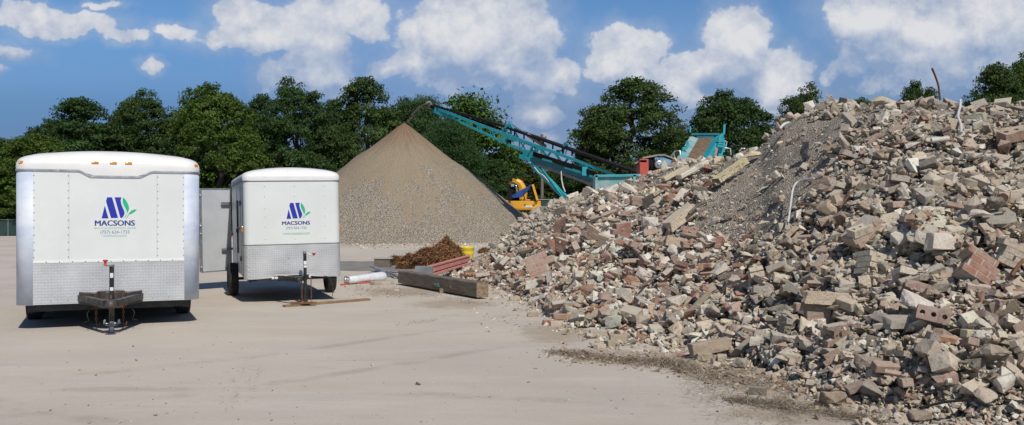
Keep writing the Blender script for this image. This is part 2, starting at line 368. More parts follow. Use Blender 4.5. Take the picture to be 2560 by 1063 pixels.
# dark asphalt patch beyond the small trailer and darker far strip
def patch(name, pts, z, mat, label):
    b = MB(); n = len(pts); b.raw([(p.x, p.y, z) for p in pts], [tuple(range(n))[::-1]]); o = b.build(name, mat); setting(o, label=label); return o
asph = pm('worn_asphalt', (.19, .175, .16), (.26, .24, .22), 1.5, .92, bump=.01, bscale=30., third=((.36, .33, .30), .56, 1.4))
rr = random.Random(4)
top = [G(x, 654+rr.uniform(-1, 1), 0) for x in range(850, 1201, 25)]
bot = [G(x, 678-(x-850)*.004+rr.uniform(-1.5, 1.5), 0) for x in range(1200, 849, -25)]
patch('asphalt_strip', top+bot, .004, asph, 'strip of worn dark asphalt crossing the yard behind the small trailer')
dirt = pm('wood_edge_soil', (.09, .075, .05), (.14, .12, .08), 1.2, .95, bump=.02, bscale=10., third=((.06, .09, .03), .55, 2.))
pts = [Vector((-400, 72, 0)), Vector((-52, 70, 0)), Vector((-34, 74, 0)), Vector((-20, 82, 0)), Vector((0, 90, 0)), Vector((30, 86, 0)), Vector((70, 80, 0)), Vector((400, 78, 0)), Vector((400, 500, 0)), Vector((-400, 500, 0))]
patch('wood_floor', pts[::-1], .006, dirt, 'dark leafy soil under the trees beyond the yard')
# ------------------------------------------------------------------ trailers
def text_part(b, s, cx, z, w, mat_i, y=-.004, bold=0., h=None):
    """flat lettering facing -y, centred on cx, baseline z, total width w"""
    cu = bpy.data.curves.new('t', 'FONT'); cu.body = s; cu.size = 1; cu.resolution_u = 3; cu.align_x = 'CENTER'
    o = bpy.data.objects.new('t', cu); COL.objects.link(o)
    dg = bpy.context.evaluated_depsgraph_get(); me = bpy.data.meshes.new_from_object(o.evaluated_get(dg))
    xs = [v.co.x for v in me.vertices]; ys = [v.co.y for v in me.vertices]; k = w/(max(xs)-min(xs)); mx = (max(xs)+min(xs))/2
    kz = k if h is None else h/max(ys)
    for j in ((0,) if not bold else (-1, 0, 1)):
        vs = [(cx+(v.co.x-mx)*k+j*bold, y-.0004*j, z+v.co.y*kz) for v in me.vertices]
        b.raw(vs, [tuple(p.vertices) for p in me.polygons], mat_i)
    bpy.data.objects.remove(o); bpy.data.meshes.remove(me); bpy.data.curves.remove(cu)
def flat(b, pts, mi, y=-.004):
    b.raw([(x, y, z) for x, z in pts], [tuple(range(len(pts)))], mi)
def emblem(b, F):
    """the blue M with its S-shaped cut and two green leaves; F maps emblem units (photo px of the small trailer crop) to local x, z"""
    q = lambda pts, mi: flat(b, [F(x, y) for x, y in pts], mi)
    q([(300, 507), (342, 325), (390, 507)], 0)
    q([(372, 207), (438, 207), (518, 500), (425, 502), (358, 265)], 0)
    a = [(472, 207), (562, 205), (553, 250), (560, 300), (578, 350), (600, 400), (606, 430), (596, 465), (572, 500), (550, 501)]
    q(a, 0)
    q([(590, 209), (615, 235), (642, 280), (662, 330), (665, 370), (655, 405), (640, 435), (634, 400), (612, 355), (590, 310), (578, 260), (580, 228)], 1)
    q([(636, 432), (634, 450), (618, 485), (604, 505), (600, 503), (618, 470)], 1)
    q([(772, 378), (735, 380), (700, 395), (675, 420), (655, 452), (632, 500), (640, 500), (664, 452), (700, 440), (740, 415)], 1)

def outline(hw, L, r, ins=0., nc=7):
    """rounded-rectangle plan, counter-clockwise from above, starting front-left"""
    pts = []; x0, x1, y0, y1 = -hw+ins, hw-ins, ins, L-ins; r = max(r-ins, .02)
    for (cx, cy, a0) in ((x0+r, y0+r, 180), (x1-r, y0+r, 270), (x1-r, y1-r, 0), (x0+r, y1-r, 90)):
        for k in range(nc+1):
            a = R(a0+90*k/nc); pts.append((cx+r*math.cos(a), cy+r*math.sin(a)))
    res = []
    for i, p in enumerate(pts):            # subdivide long runs so the crown of the roof is smooth
        q = pts[(i+1) % len(pts)]; d = math.hypot(q[0]-p[0], q[1]-p[1]); m = max(1, int(d/.14))
        for k in range(m): res.append((p[0]+(q[0]-p[0])*k/m, p[1]+(q[1]-p[1])*k/m))
    return res
def front_band(b, hw, r, xa, xb, za, zb, out, mi=0, n=48, zf=None, zt=None, full=False, L=5):
    """strip that follows the front and its rounded corners from x=xa to xb"""
    def pos(t):            # t along the front: arc left, straight, arc right
        q = math.pi/2*r; S = 2*q+2*(hw-r); d = t*S
        if d < q: a = math.pi+d/r; return (-hw+r+(r+out)*math.cos(a), r+(r+out)*math.sin(a))
        if d < q+2*(hw-r): return (-hw+r+(d-q), -out)
        a = 1.5*math.pi+(d-q-2*(hw-r))/r; return (hw-r+(r+out)*math.cos(a), r+(r+out)*math.sin(a))
    rows = [[], [], [], []]
    for i in range(n+1):
        x, y = pos(xa+(xb-xa)*i/n); t = zt(x) if zt else zb; f = zf(x) if zf else za
        rows[0].append((x, y+.004, f)); rows[1].append((x, y, f)); rows[2].append((x, y, t)); rows[3].append((x, y+.004, t))
    b.sheet(rows, mi, smooth=False)
def wheel(parent, x, y, rad, w, side):
    o = empty('wheel', (x, y, rad)); o.parent = parent
    t = MB(); h = w/2
    prof = [(rad*.58, -h*.72), (rad*.66, -h*.95), (rad*.82, -h*1.0), (rad*.93, -h*.94), (rad*.975, -h*.80)]
    for k in range(6):
        c = -h*.66+k*h*1.32/5
        prof += [(rad*.995, c-h*.10), (rad, c), (rad*.995, c+h*.10)]
        if k < 5: prof += [(rad*.965, c+h*.11), (rad*.965, c+h*.15)]
    prof += [(rad*.975, h*.80), (rad*.93, h*.94), (rad*.82, h), (rad*.66, h*.95), (rad*.58, h*.72)]
    t.lathe(prof, (0, 0, 0), n=40); t.build('tyre', M_['rubber'], o)
    r = MB(); s = side
    r.lathe([(rad*.60, s*h*.7), (rad*.56, s*h*.62), (rad*.50, s*h*.25), (rad*.30, s*h*.30), (rad*.2, s*h*.45), (rad*.14, s*h*.46), (.001, s*h*.47)], (0, 0, 0), n=24)
    for k in range(5): a = 2*math.pi*k/5; r.box((s*h*.34, rad*.24*math.cos(a), rad*.24*math.sin(a)), (.02, .022, .022), mi=0)
    r.lathe([(rad*.60, -s*h*.7), (rad*.5, -s*h*.2), (.05, -s*h*.1)], (0, 0, 0), n=24)
    r.build('rim', M_['rim'], o)
    return o
def chain(parent, x, y, z0, z1, sway=0.):
    b = MB(); n = max(3, int((z0-z1)/.038))
    for i in range(n):
        z = z0-(z0-z1)*i/n; t = []
        for k in range(9):
            a = 2*math.pi*k/8; u, v = .014*math.cos(a), .027*math.sin(a)
            t.append((x+sway*math.sin(i*.5)+(u if i % 2 else 0), y+(0 if i % 2 else u), z+v))
        b.tube(t, .0052, 5)
    b.tube([(x, y, z1), (x+.02, y, z1-.03), (x+.045, y, z1-.02), (x+.045, y, z1+.02)], .007, 6)
    return b.build('safety_chain', M_['rust'], parent)

def big_trailer():
    hw, L, r = 1.30, 5.2, .215
    t = empty('cargo_trailer', (-6.19, 14.2, 0), (0, 0, R(23.55)))
    tag(t, 'large wide white enclosed cargo trailer with amber roof lights and blue logo', 'trailer')
    zb, zt, zd = .385, 2.40, 1.015
    fx = lambda px: (px-277)/175; fz = lambda py: (818-py)/162.
    def dip(x):
        a = (x-fx(195))/(fx(230)-fx(195)); c = (fx(385)-x)/(fx(385)-fx(345)); k = max(0., min(1., a, c)); k = k*k*(3-2*k)
        return zt+.02-.085*k
    pl = outline(hw, L, r)
    b = MB(); b.sheet([[(x, y, zb+.02) for x, y in pl], [(x, y, zt) for x, y in pl]], 0, True, True)
    b.raw([(x, y, zb+.03) for x, y in pl], [tuple(range(len(pl)))[::-1]], 1)
    b.build('side_wall', [M_['white'], M_['black']], t)
    # roof cap: rings from the skirt up over a rounded shoulder
    rings = []
    prof = [(-.012, 0, 0), (-.016, .05, 0), (-.010, .10, .05), (.012, .145, .25), (.045, .175, .45), (.10, .195, .65), (.20, .21, .80), (.42, .215, .92), (.75, .215, 1.), (1.1, .215, 1.)]
    for ins, dz, ar in prof:
        ring = []
        for (x, y), (xo, yo) in zip(outline(hw, L, r, 0), outline(hw, L, r, 0)):
            cxn, cyn = x, y-L/2; L2 = L/2
            sx = (hw-ins)/hw; sy = (L2-ins)/L2
            xx, yy_ = cxn*sx, L/2+cyn*sy
            base = dip(x) if y < r+.3 else zt+.02
            k = min(1., dz/.10); zz = base*(1-k)+(zt+.02)*k+dz+.115*ar*(1-(xx/hw)**2)
            ring.append((xx, yy_, zz))
        rings.append(ring)
    b = MB(); b.sheet(rings, 0, True, True); b.raw(rings[-1], [tuple(range(len(rings[-1])))], 0)
    cap = b.build('roof_cap', M_['whitecap'], t)
    for px, py, w in ((238, 408, .10), (283, 408, .10), (321, 408, .10), (61.5, 411, .075), (495, 411, .075)):
        x = fx(px); x = max(-hw+.05, min(hw-.05, x)); d = max(0., abs(x)-(hw-r)); y = r-math.sqrt(max(0, r*r-d*d)); yaw = math.asin(min(.95, d/r))*(1 if x > 0 else -1)
        z = fz(py)+.01
        l = MB(); Mz = Matrix.Rotation(yaw, 4, 'Z')
        l.box((x, y-.008, z), (w, .03, .040), Mz.to_3x3(), 0); l.box((x-.25*w, y-.0245, z), (w*.30, .004, .022), Mz.to_3x3(), 1)
        l.build('clearance_light', [M_['amber'], pm('amber_bright_lens', (.9, .62, .25), None, rough=.2)], cap, bevel=.006)
    b = MB(); front_band(b, hw, r, 0, 1, 0, 0, .022, n=90, zf=lambda x: dip(x)-.018, zt=lambda x: dip(x)+.004)
    front_band(b, hw, r, 0, 1, 0, 0, .018, n=90, zf=lambda x: dip(x)-.030, zt=lambda x: dip(x)-.021)
    b.build('trim_strip', M_['trim'], t)
    # rounded aluminium corners
    q = math.pi/2*r; S = 2*q+2*(hw-r); ka = (q+.02)/S
    for a0, a1 in ((0, ka), (1-ka, 1)):
        b = MB(); front_band(b, hw, r, a0, a1, zb-.005, zt-.015, .009, n=16); o = b.build('corner_panel', M_['alu'], t)
        for p in o.data.polygons: p.use_smooth = True
    # front panel with seams and screws
    b = MB(); xa, xb = -hw+r+.015, hw-r-.015
    n = 60; f = [(xa+(xb-xa)*i/n) for i in range(n+1)]
    b.sheet([[(x, -.006, zd-.01) for x in f], [(x, -.006, dip(x)-.028) for x in f]], 0, False)
    for sx in (-.66, .50): b.box((fx(175) if sx < 0 else fx(393), -.0075, (zd+zt)/2), (.004, .003, zt-zd-.02), mi=1)
    for sx in (xa+.012, fx(175)-.01, fx(393)+.012, xb-.012):
        z = zd+.08
        while z < zt-.06:
            b.lathe([(.009, 0), (.006, -.004), (.0005, -.005)], (sx, -.007, z), 'y', 6, 2); z += .112
    b.build('front_panel', [M_['white'], M_['trim'], M_['screw']], t)
    b = MB(); k = .155
    b.sheet([[(x, -.013, zb) for x in f], [(x, -.013, zd+(.0 if True else 0)) for x in f]], 0, False)
    b.sheet([[(x, -.019, zd-.006) for x in f], [(x, -.019, zd+.022) for x in f]], 1, False)
    b.sheet([[(x, -.019, zd+.022) for x in f], [(x, -.006, zd+.024) for x in f]], 1, False)
    for i in range(1, 12): b.lathe([(.010, 0), (.006, -.005), (.0005, -.006)], (xa+(xb-xa)*i/12, -.019, zd+.008), 'y', 6, 2)
    for i in range(1, 9): b.lathe([(.008, 0), (.005, -.005), (.0005, -.006)], (xa+(xb-xa)*i/9, -.014, zb+.05), 'y', 6, 2)
    b.build('stone_guard', [M_['plate'], M_['whitecap'], M_['screw']], t)
    # logo
    b = MB(); s = (fx(311)-fx(254))/306.; cz = fz(493)
    F = lambda x, y: (fx(254)+(x-300)*s, cz-(y-207)*(.325/300))
    emblem(b, F); b.v = [(x, y-.0045, z) for x, y, z in b.v]; b.build('logo', [M_['blue'], M_['green']], t); b = MB()
    text_part(b, 'MACSONS', fx(287), fz(564), (337-237)/175.-.01, 2, bold=.0045, h=.083)
    text_part(b, 'DEMOLITION & ENVIRONMENTAL SERVICES', fx(287), fz(572), (339-235)/175., 3, h=.026)
    text_part(b, '(757) 624-1733', fx(287), fz(583.5), (324-252)/175., 4, h=.048)
    text_part(b, 'www.macsons.com', fx(287), fz(591.5), (317-258)/175., 3, h=.026)
    b.v = [(x, y-.0045, z) for x, y, z in b.v]
    b.build('lettering', [M_['blue'], M_['green'], M_['textblue'], M_['textgreen'], M_['textgrey']], t)
    # tongue: A frame, front gusset plate, coupler
    b = MB()
    for s_ in (-1, 1):
        b.bar((s_*.62, .6, .47), (s_*.07, -1.12, .47), .08, .09)
        b.bar((s_*1.1, .1, .33), (s_*1.1, L-.2, .33), .08, .13)
    for y in (.12, 1., 2., 3.2, 4.4): b.bar((-1.15, y, .325), (1.15, y, .325), .05, .10)
    b.build('tongue_frame', M_['black'], t)
    b = MB()
    gx = [fx(199), fx(240), fx(252), fx(306), fx(316), fx(355)]
    zt_, zl = fz(727), fz(757)
    rows = [[(gx[0], -.05, zl), (gx[0], -.05, zt_)], [(fx(238), -.30, zl-.01), (fx(238), -.30, zt_-.015)], [(fx(252), -.42, zl-.03), (fx(252), -.42, zt_+.005)],
            [(fx(264), -.47, zl-.035), (fx(264), -.47, zt_+.01)], [(fx(292), -.47, zl-.035), (fx(292), -.47, zt_+.01)], [(fx(306), -.42, zl-.03), (fx(306), -.42, zt_+.005)],
            [(fx(318), -.30, zl-.01), (fx(318), -.30, zt_-.015)], [(gx[5], -.05, zl), (gx[5], -.05, zt_)]]
    b.sheet(rows, 0, False)
    b.sheet([[r_[1], (r_[1][0], -.02, r_[1][2])] for r_ in rows], 0, False)
    b.sheet([[r_[0], (r_[0][0], -.02, r_[0][2])] for r_ in rows], 0, False)
    b.lathe([(.0005, 0), (.055, 0), (.06, -.01), (.06, -.03), (.0005, -.03)], (-.13, -.35, zt_+.03), 'z', 16); b.lathe([(.0005, 0), (.055, 0), (.06, -.01), (.06, -.03), (.0005, -.03)], (.13, -.35, zt_+.03), 'z', 16)
    b.build('gusset_plate', M_['brownsteel'], t)
    b = MB()
    for px in (222, 331):
        x = fx(px); yv = -.05-.25*(1-abs(abs(px-277)-38)/40.); y = -.15 if True else 0
        sgn = -1 if px < 277 else 1
        y = -.30+.25*(abs(px-277)-39)/39
        for kx, w, mi in ((0, .045, 0), (sgn*.085, .034, 1)):
            b.box((x+kx, y-.012-abs(kx)*-1.1, fz(745)), (w, .004, .075 if mi == 0 else .045), Matrix.Rotation(sgn*.82, 3, 'Z'), mi)
        b.box((x, y-.016, fz(752)), (.045, .005, .022), Matrix.Rotation(sgn*.82, 3, 'Z'), 2)
    b.build('sticker', [M_['sticker'], M_['black'], M_['stickblue']], t)
    b = MB(); cz = .40
    b.box((0, -1.05, cz+.07), (.10, .30, .07)); b.lathe([(.0005, .075), (.04, .07), (.068, .045), (.078, 0), (.078, -.04), (.05, -.045)], (0, -1.27, cz+.06), 'z', 16)
    b.tube([(0, -1.16, cz+.13), (0, -1.05, cz+.17), (0, -.92, cz+.15)], .014, 8)
    b.build('coupler', M_['brownsteel'], t)
    j = MB(); jx, jy = 0.01, -.62; jz = 0.
    j.tube([(jx, jy, .52), (jx, jy, .97)], .034, 12, 0)
    j.tube([(jx, jy, .16), (jx, jy, .52)], .040, 12, 0)
    j.tube([(jx, jy, .97), (jx, jy, 1.0)], .042, 12, 1)
    j.tube([(jx, jy-.02, .985), (jx-.02, jy-.08, .985)], .012, 8, 1)
    j.box((jx, jy-.036, .84), (.045, .004, .07), mi=2); j.box((jx, jy-.036, .64), (.045, .004, .05), mi=2)
    jk = j.build('jack', [M_['black'], M_['zinc'], M_['sticker']], t)
    h = MB(); h.tube([(jx-.02, jy-.08, .985), (jx-.10, jy-.09, 1.0), (jx-.10, jy-.09, 1.02)], .010, 8, 1); h.lathe([(.0005, 1.08), (.035, 1.075), (.040, 1.06), (.018, 1.045), (.016, 1.0), (.03, .99), (.0005, .985)], (jx-.085, jy-.09, 0), 'z', 12, 0)
    h.build('jack_handle', [M_['redpl'], M_['zinc']], jk)
    h = MB(); h.box((jx, jy, .16), (.055, .055, .30)); h.box((jx, jy, .012), (.20, .15, .014))
    h.tube([(jx-.12, jy-.02, .13), (jx+.12, jy-.02, .13)], .012, 8); h.box((jx-.10, jy, .16), (.03, .05, .05)); h.box((jx+.10, jy, .16), (.03, .05, .05)); h.lathe([(.03, 0), (.09, .02), (.10, .03), (.0005, .04)], (jx, jy, .08), 'z', 14)
    h.build('jack_foot', M_['zinc'], jk, bevel=.004)
    for x in (-.20, .17): chain(t, x, -.52, .56, .12)
    b = MB()
    for s_ in (-1, 1): b.tube([(s_*.24, -.38, .40), (s_*.33, -.42, .26), (s_*.30, -.45, .16), (s_*.36, -.40, .14)], .006, 6)
    b.build('brake_cable', M_['black'], t)
    for y in (1.75, 2.65):
        for s_ in (-1, 1): wheel(t, s_*1.165, y, .345, .235, s_)
    b = MB(); b.bar((-1.1, 1.75, .345), (1.1, 1.75, .345), .07, .07); b.bar((-1.1, 2.65, .345), (1.1, 2.65, .345), .07, .07); b.build('axle', M_['black'], t)
    b = MB()
    for s_ in (-1, 1): b.box((s_*1.285, 2.2, zb-.0), (.03, 1.9, .10))
    b.build('fender_skirt', M_['alu'], t)
    return t
big_trailer()

def small_trailer():
    hw, L, r = .935, 4.0, .13
    t = empty('cargo_trailer', (-4.31, 18.2, 0), (0, R(-1.0), R(20)))
    tag(t, 'smaller narrow white enclosed trailer with dented tread plate and open rear door', 'trailer')
    zb, zt, zd = .525, 2.42, 1.155
    s_h = 1/132.; fx = lambda px: (px-735)*s_h; fz = lambda py: (756-py)/126.4
    pl = outline(hw, L, r)
    b = MB(); b.sheet([[(x, y, zb+.01) for x, y in pl], [(x, y, zt) for x, y in pl]], 0, True, True)
    b.raw([(x, y, zb+.02) for x, y in pl], [tuple(range(len(pl)))[::-1]], 1)
    for sx in (-hw+.25, 0, hw-.25):
        for k in range(13): b.lathe([(.008, 0), (.005, -.004), (.0005, -.005)], (fx(665)+.0 if sx < 0 else (fx(818) if sx > 0 else fx(740)), -.002, zd+.10+k*.10+(.04 if k % 3 else 0)), 'y', 6, 2) if (k % 2 == 0) else None
    b.build('body_wall', [M_['white'], M_['black'], M_['screw']], t)
    rings = []
    for ins, dz, ar in [(-.012, -.01, 0), (-.016, .04, 0), (-.012, .085, .03), (.008, .12, .2), (.04, .145, .42), (.09, .16, .62), (.18, .17, .8), (.35, .172, .93), (.6, .172, 1.), (.85, .172, 1.)]:
        ring = []
        for x, y in pl:
            sx = (hw-ins)/hw; sy = (L/2-ins)/(L/2); xx = x*sx
            ring.append((xx, L/2+(y-L/2)*sy, zt+dz+.10*ar*(1-(xx/hw)**2)))
        rings.append(ring)
    b = MB(); b.sheet(rings, 0, True, True); b.raw(rings[-1], [tuple(range(len(rings[-1])))], 0)
    b.build('roof_cap', M_['whitecap'], t)
    b = MB(); b.sheet([[(x*1.012, (y-L/2)*1.005+L/2, zt-.024) for x, y in pl], [(x*1.02, (y-L/2)*1.006+L/2, zt-.016) for x, y in pl], [(x*1.02, (y-L/2)*1.006+L/2, zt-.006) for x, y in pl]], 0, False, True)
    b.build('trim_strip', pm('dark_trim', (.12, .11, .10), (.2, .19, .18), 8., .5), t)
    # dented stone guard wraps the corners
    b = MB(); q = math.pi/2*r; S = 2*q+2*(hw-r)
    rows = []; rr_ = random.Random(2)
    def dent(x, z):
        d = .05*math.exp(-((x-.02)/.14)**2-((z-.93)/.22)**2)+.06*math.exp(-((x+.28)/.25)**2-((z-zb)/.07)**2)+.035*math.exp(-((x-.35)/.2)**2-((z-zb-.02)/.08)**2)
        return d+.008*math.sin(x*9+z*7)*max(0, 1-abs(x)/.8)
    for j in range(15):
        z = zb-.045+(zd-zb+.045)*j/14; row = []
        for i in range(61):
            d = S*i/60
            if d < q: a = math.pi+d/r; x, y = -hw+r+(r+.007)*math.cos(a), r+(r+.007)*math.sin(a)
            elif d < q+2*(hw-r): x, y = -hw+r+(d-q), -.007
            else: a = 1.5*math.pi+(d-q-2*(hw-r))/r; x, y = hw-r+(r+.007)*math.cos(a), r+(r+.007)*math.sin(a)
            e = dent(x, z); lift = .06*math.exp(-((x+.0)/.45)**2) if j == 0 else (.03*math.exp(-(x/.45)**2) if j == 1 else 0)
            row.append((x, y-.045*0-(.02-e*.5 if abs(x) < hw-r else 0)*(1 if abs(x) < hw-r else 0)*min(1, (hw-r-abs(x))/.1 if abs(x) < hw-r else 0), z+lift))
        rows.append(row)
    b.sheet(rows, 0, True)
    b.sheet([[(x, y-.004, zd-.012) for x, y, z in rows[-1]], [(x, y-.004, zd+.006) for x, y, z in rows[-1]], [(x, y+.02, zd+.006) for x, y, z in rows[-1]]], 1, False)
    b.lathe([(.012, 0), (.01, -.002), (.0005, -.003)], (-.09, -.030, .88), 'y', 8, 2)
    b.build('stone_guard', [M_['plate'], M_['greysteel'], M_['textgreen']], t)
    b = MB(); F = lambda x, y: (fx(680+x/7.593), fz(480+y/7.593))
    emblem(b, F); b.build('logo', [M_['blue'], M_['green']], t); b = MB()
    text_part(b, 'MACSONS', fx(743.5), fz(562), (780-708)*s_h-.01, 2, bold=.004, h=.072)
    text_part(b, '(757) 624-1733', fx(744), fz(572.5), (770-718)*s_h, 3, h=.042)
    text_part(b, 'www.macsons.com', fx(744.5), fz(586.5), (779-711)*s_h, 4, h=.036)
    b.build('lettering', [M_['blue'], M_['green'], M_['textblue'], M_['textgrey'], M_['textgreen']], t)
    # left side: side door with dark lock bar, hinges, lights
    b = MB(); x = -hw
    b.box((x-.006, 1.15, 1.42), (.012, .78, 1.74)); 
    d = b.build('side_door', M_['white'], t, bevel=.004)
    b = MB(); b.bar((x-.03, 1.42, .95), (x-.03, 1.42, 2.05), .03, .035); b.box((x-.035, 1.42, 1.42), (.05, .09, .08)); b.tube([(x-.03, 1.40, 1.45), (x-.055, 1.1, 1.49), (x-.04, .62, 1.47)], .012, 6)
    b.build('lock_bar', M_['black'], d)
    for z in (.86, 1.98):
        b = MB(); b.box((x-.016, .70, z), (.03, .13, .06)); b.tube([(x-.02, .765, z-.05), (x-.02, .765, z+.05)], .013, 8); b.build('hinge', M_['greysteel'], d)
    b = MB(); b.box((x-.003, .26, 1.4), (.006, .02, 1.78)); b.box((x-.003, 2.0, 1.4), (.006, .02, 1.78)); b.build('side_seam', M_['greysteel'], t)
    for sx, nm in ((-1, 0), (1, 1)):
        b = MB(); b.box((sx*(hw+.012), .22 if sx < 0 else .20, 1.47), (.03, .07, .11)); b.build('clearance_light', M_['amber'], t, bevel=.008)
        b = MB(); b.lathe([(.0005, -.03*sx*-1*-1), (.06, -.02), (.07, 0)], (sx*(hw+.02), L-.35, 1.30), 'x', 14); b.build('tail_light', M_['redlens'], t)
    # open rear barn door, swung round beside the body
    hx, hy = -hw+.01, L+.01
    wv = Vector((-.65, -.42, 0)).normalized()
    o = empty('rear_door', (0, 0, 0)); o.parent = t
    A = Vector((hx-.03, hy, 0)); ang = math.atan2(wv.y, wv.x); Mz = Matrix.Rotation(ang, 3, 'Z')
    ww = .80; c = A+wv*(ww/2+.02); c.z = 1.40
    b = MB(); b.box(c, (ww, .035, 1.88), Mz, 0); b.build('door_panel', pm('inner_door_skin', (.52, .54, .56), (.46, .48, .50), 2., .5, third=((.25, .23, .2), .7, 3.)), o)
    b = MB()
    for k in (-1, 1): cc = c+wv*k*(ww/2-.01); b.box((cc.x, cc.y, 1.40), (.03, .05, 1.93), Mz)
    for z in (.45, 2.35): b.box((c.x, c.y, z), (ww, .05, .03), Mz)
    b.build('door_frame', M_['trim'], o)
    b = MB(); e = A+wv*(ww+.02)
    nrm = Vector((-wv.y, wv.x, 0))
    for z in (.55, 1.32, 1.50, 2.2): b.lathe([(.0005, .03), (.025, .028), (.035, .01), (.03, -.02)], (e.x, e.y, z), 'z', 10)
    b.tube([(e.x-.03, e.y, .45), (e.x-.03, e.y, 2.30)], .012, 8); b.box((e.x-.05, e.y-.02, 1.28), (.03, .05, .30), Mz)
    b.build('lock_rod', M_['zinc'], o)
    for z in (.95, 2.02):
        b = MB(); hcx = A+wv*.12+nrm*.04; b.box((hcx.x-.0, hcx.y-.05, z), (.34, .05, .05), Mz); b.build('hinge_strap', M_['greysteel'], o, bevel=.012)
    # running gear
    b = MB()
    for s_ in (-1, 1):
        b.bar((s_*.62, .9, .50), (s_*.05, -.62, .50), .055, .09); b.bar((s_*.82, .05, .475), (s_*.82, L-.05, .475), .05, .09)
    for y in (.1, 1.1, 2.1, 3.1, 3.9): b.bar((-.85, y, .475), (.85, y, .475), .05, .07)
    b.bar((-.72, .02, .49), (0, .02, .49), .05, .10)
    b.box((0, -.62, .50), (.11, .30, .085)); b.lathe([(.0005, .06), (.04, .055), (.06, .02), (.062, -.03)], (0, -.80, .50), 'z', 14)
    b.build('tongue_frame', M_['black'], t)
    b = MB()
    for x0, w in ((-.40, .05), (-.27, .18), (-.13, .08)): b.box((x0, -.012, .50), (w, .004, .045))
    b.box((.28, -.30, .53), (.05, .004, .06), Matrix.Rotation(.3, 3, 'Z')); b.build('sticker', M_['sticker'], t)
    j = MB(); jx, jy = .20, -.42; jx = 0.17
    j.tube([(jx, jy, .07), (jx, jy, .98)], .032, 12, 0); j.box((jx, jy-.034, .80), (.055, .004, .07), mi=2); j.box((jx, jy-.034, .73), (.055, .004, .045), mi=2)
    j.tube([(jx, jy, .98), (jx, jy, 1.02)], .038, 10, 1); j.box((jx, jy, .055), (.08, .08, .11), mi=0); j.box((jx-.09, jy+.02, .50), (.18, .08, .06), mi=0)
    jk = j.build('jack', [M_['black'], M_['zinc'], M_['sticker']], t)
    h = MB(); h.tube([(jx+.02, jy, 1.0), (jx+.12, jy-.03, .94), (jx+.16, jy-.03, .935)], .010, 8, 1); h.lathe([(.0005, .985), (.035, .98), (.04, .965), (.02, .95), (.02, .93), (.0005, .93)], (jx+.17, jy-.03, .005), 'z', 10, 0)
    h.build('jack_handle', [M_['redpl'], M_['zinc']], jk)
    chain(t, .09, -.52, .52, .03); chain(t, .27, -.50, .52, .03)
    b = MB(); b.tube([(.52, .05, .52), (.68, -.1, .48), (.74, -.2, .3), (.72, -.22, .12), (.70, -.22, .04)], .006, 6); b.build('wiring_lead', M_['black'], t)
    for s_ in (-1, 1): wheel(t, s_*1.04, 2.15, .36, .215, s_)
    b = MB(); b.bar((-1., 2.15, .37), (1., 2.15, .37), .06, .06); b.build('axle', M_['black'], t)
    return t
small_trailer()
# ------------------------------------------------------------------ rubble heap relief
XS = [1000, 1100, 1180, 1240, 1300, 1400, 1500, 1600, 1700, 1800, 1900, 1950, 2000, 2050, 2100, 2200, 2300, 2400, 2560, 2800, 3400, 4200]
FY = [690, 692, 700, 715, 742, 798, 838, 850, 862, 885, 920, 940, 960, 975, 990, 1015, 1030, 1045, 1058, 1080, 1130, 1180]
CY = [690, 672, 652, 604, 541, 490, 457, 434, 402, 385, 362, 305, 265, 239, 230, 228, 232, 242, 248, 252, 290, 390]
CZ = [27, 28, 30, 31, 32, 30, 27.5, 26, 24.5, 22.5, 20.6, 20.3, 20.5, 20.2, 18.9, 17., 15.5, 15, 14.5, 14, 13, 12]
def colparams(px):
    zf = FP*EYE/(np.interp(px, XS, FY)-HY); zc = np.interp(px, XS, CZ)
    H = np.maximum(0, EYE-(np.interp(px, XS, CY)-HY)/FP*zc); return zf, zc, H
rng = np.random.default_rng(11)
_tab = rng.uniform(-1, 1, (64, 64))
def vnoise(x, y, s, o=0):
    x = x*s+o*7.3; y = y*s+o*3.1; xi = np.floor(x).astype(int); yi = np.floor(y).astype(int); fx = x-xi; fy = y-yi
    fx = fx*fx*(3-2*fx); fy = fy*fy*(3-2*fy); g = lambda i, j: _tab[(xi+i) % 64, (yi+j) % 64]
    return (g(0, 0)*(1-fx)+g(1, 0)*fx)*(1-fy)+(g(0, 1)*(1-fx)+g(1, 1)*fx)*fy
SET = .20                                           # the loose pieces stand this high over the soil
def heap(X, Y, lift=0.):
    X = np.asarray(X, float); Y = np.maximum(np.asarray(Y, float), 1.)
    px = CX+X/Y*FP; zf, zc, H = colparams(px)
    t = (Y-zf)/(zc-zf); tt = np.clip(t, 0, 1)
    h = H*(1-(1-tt)**1.32)
    b = np.maximum(t-1, 0); h = h*np.clip(1-.16*b-.55*b*b, 0, 1)
    n = .5*vnoise(X, Y, .45, 1)+.3*vnoise(X, Y, 1.1, 2)+.12*vnoise(X, Y, 2.7, 3)
    h = np.maximum(0, h-SET*np.clip(h/.8, 0, 1))
    return h+n*.34*np.clip(h/1.0, 0, 1)*np.clip((t+.0)/.12, 0, 1)+(lift if t.ndim else lift)
def solve(px, py):
    Y = np.linspace(6.5, 45, 3000); X = (px-CX)/FP*Y; Z = EYE-(py-HY)/FP*Y
    hit = heap(X, Y, SET*.8) >= Z
    if not hit.any(): k = int(np.argmin(np.abs(Y-np.interp(px, XS, CZ))))
    else: k = int(np.argmax(hit))
    return X[k], Y[k]
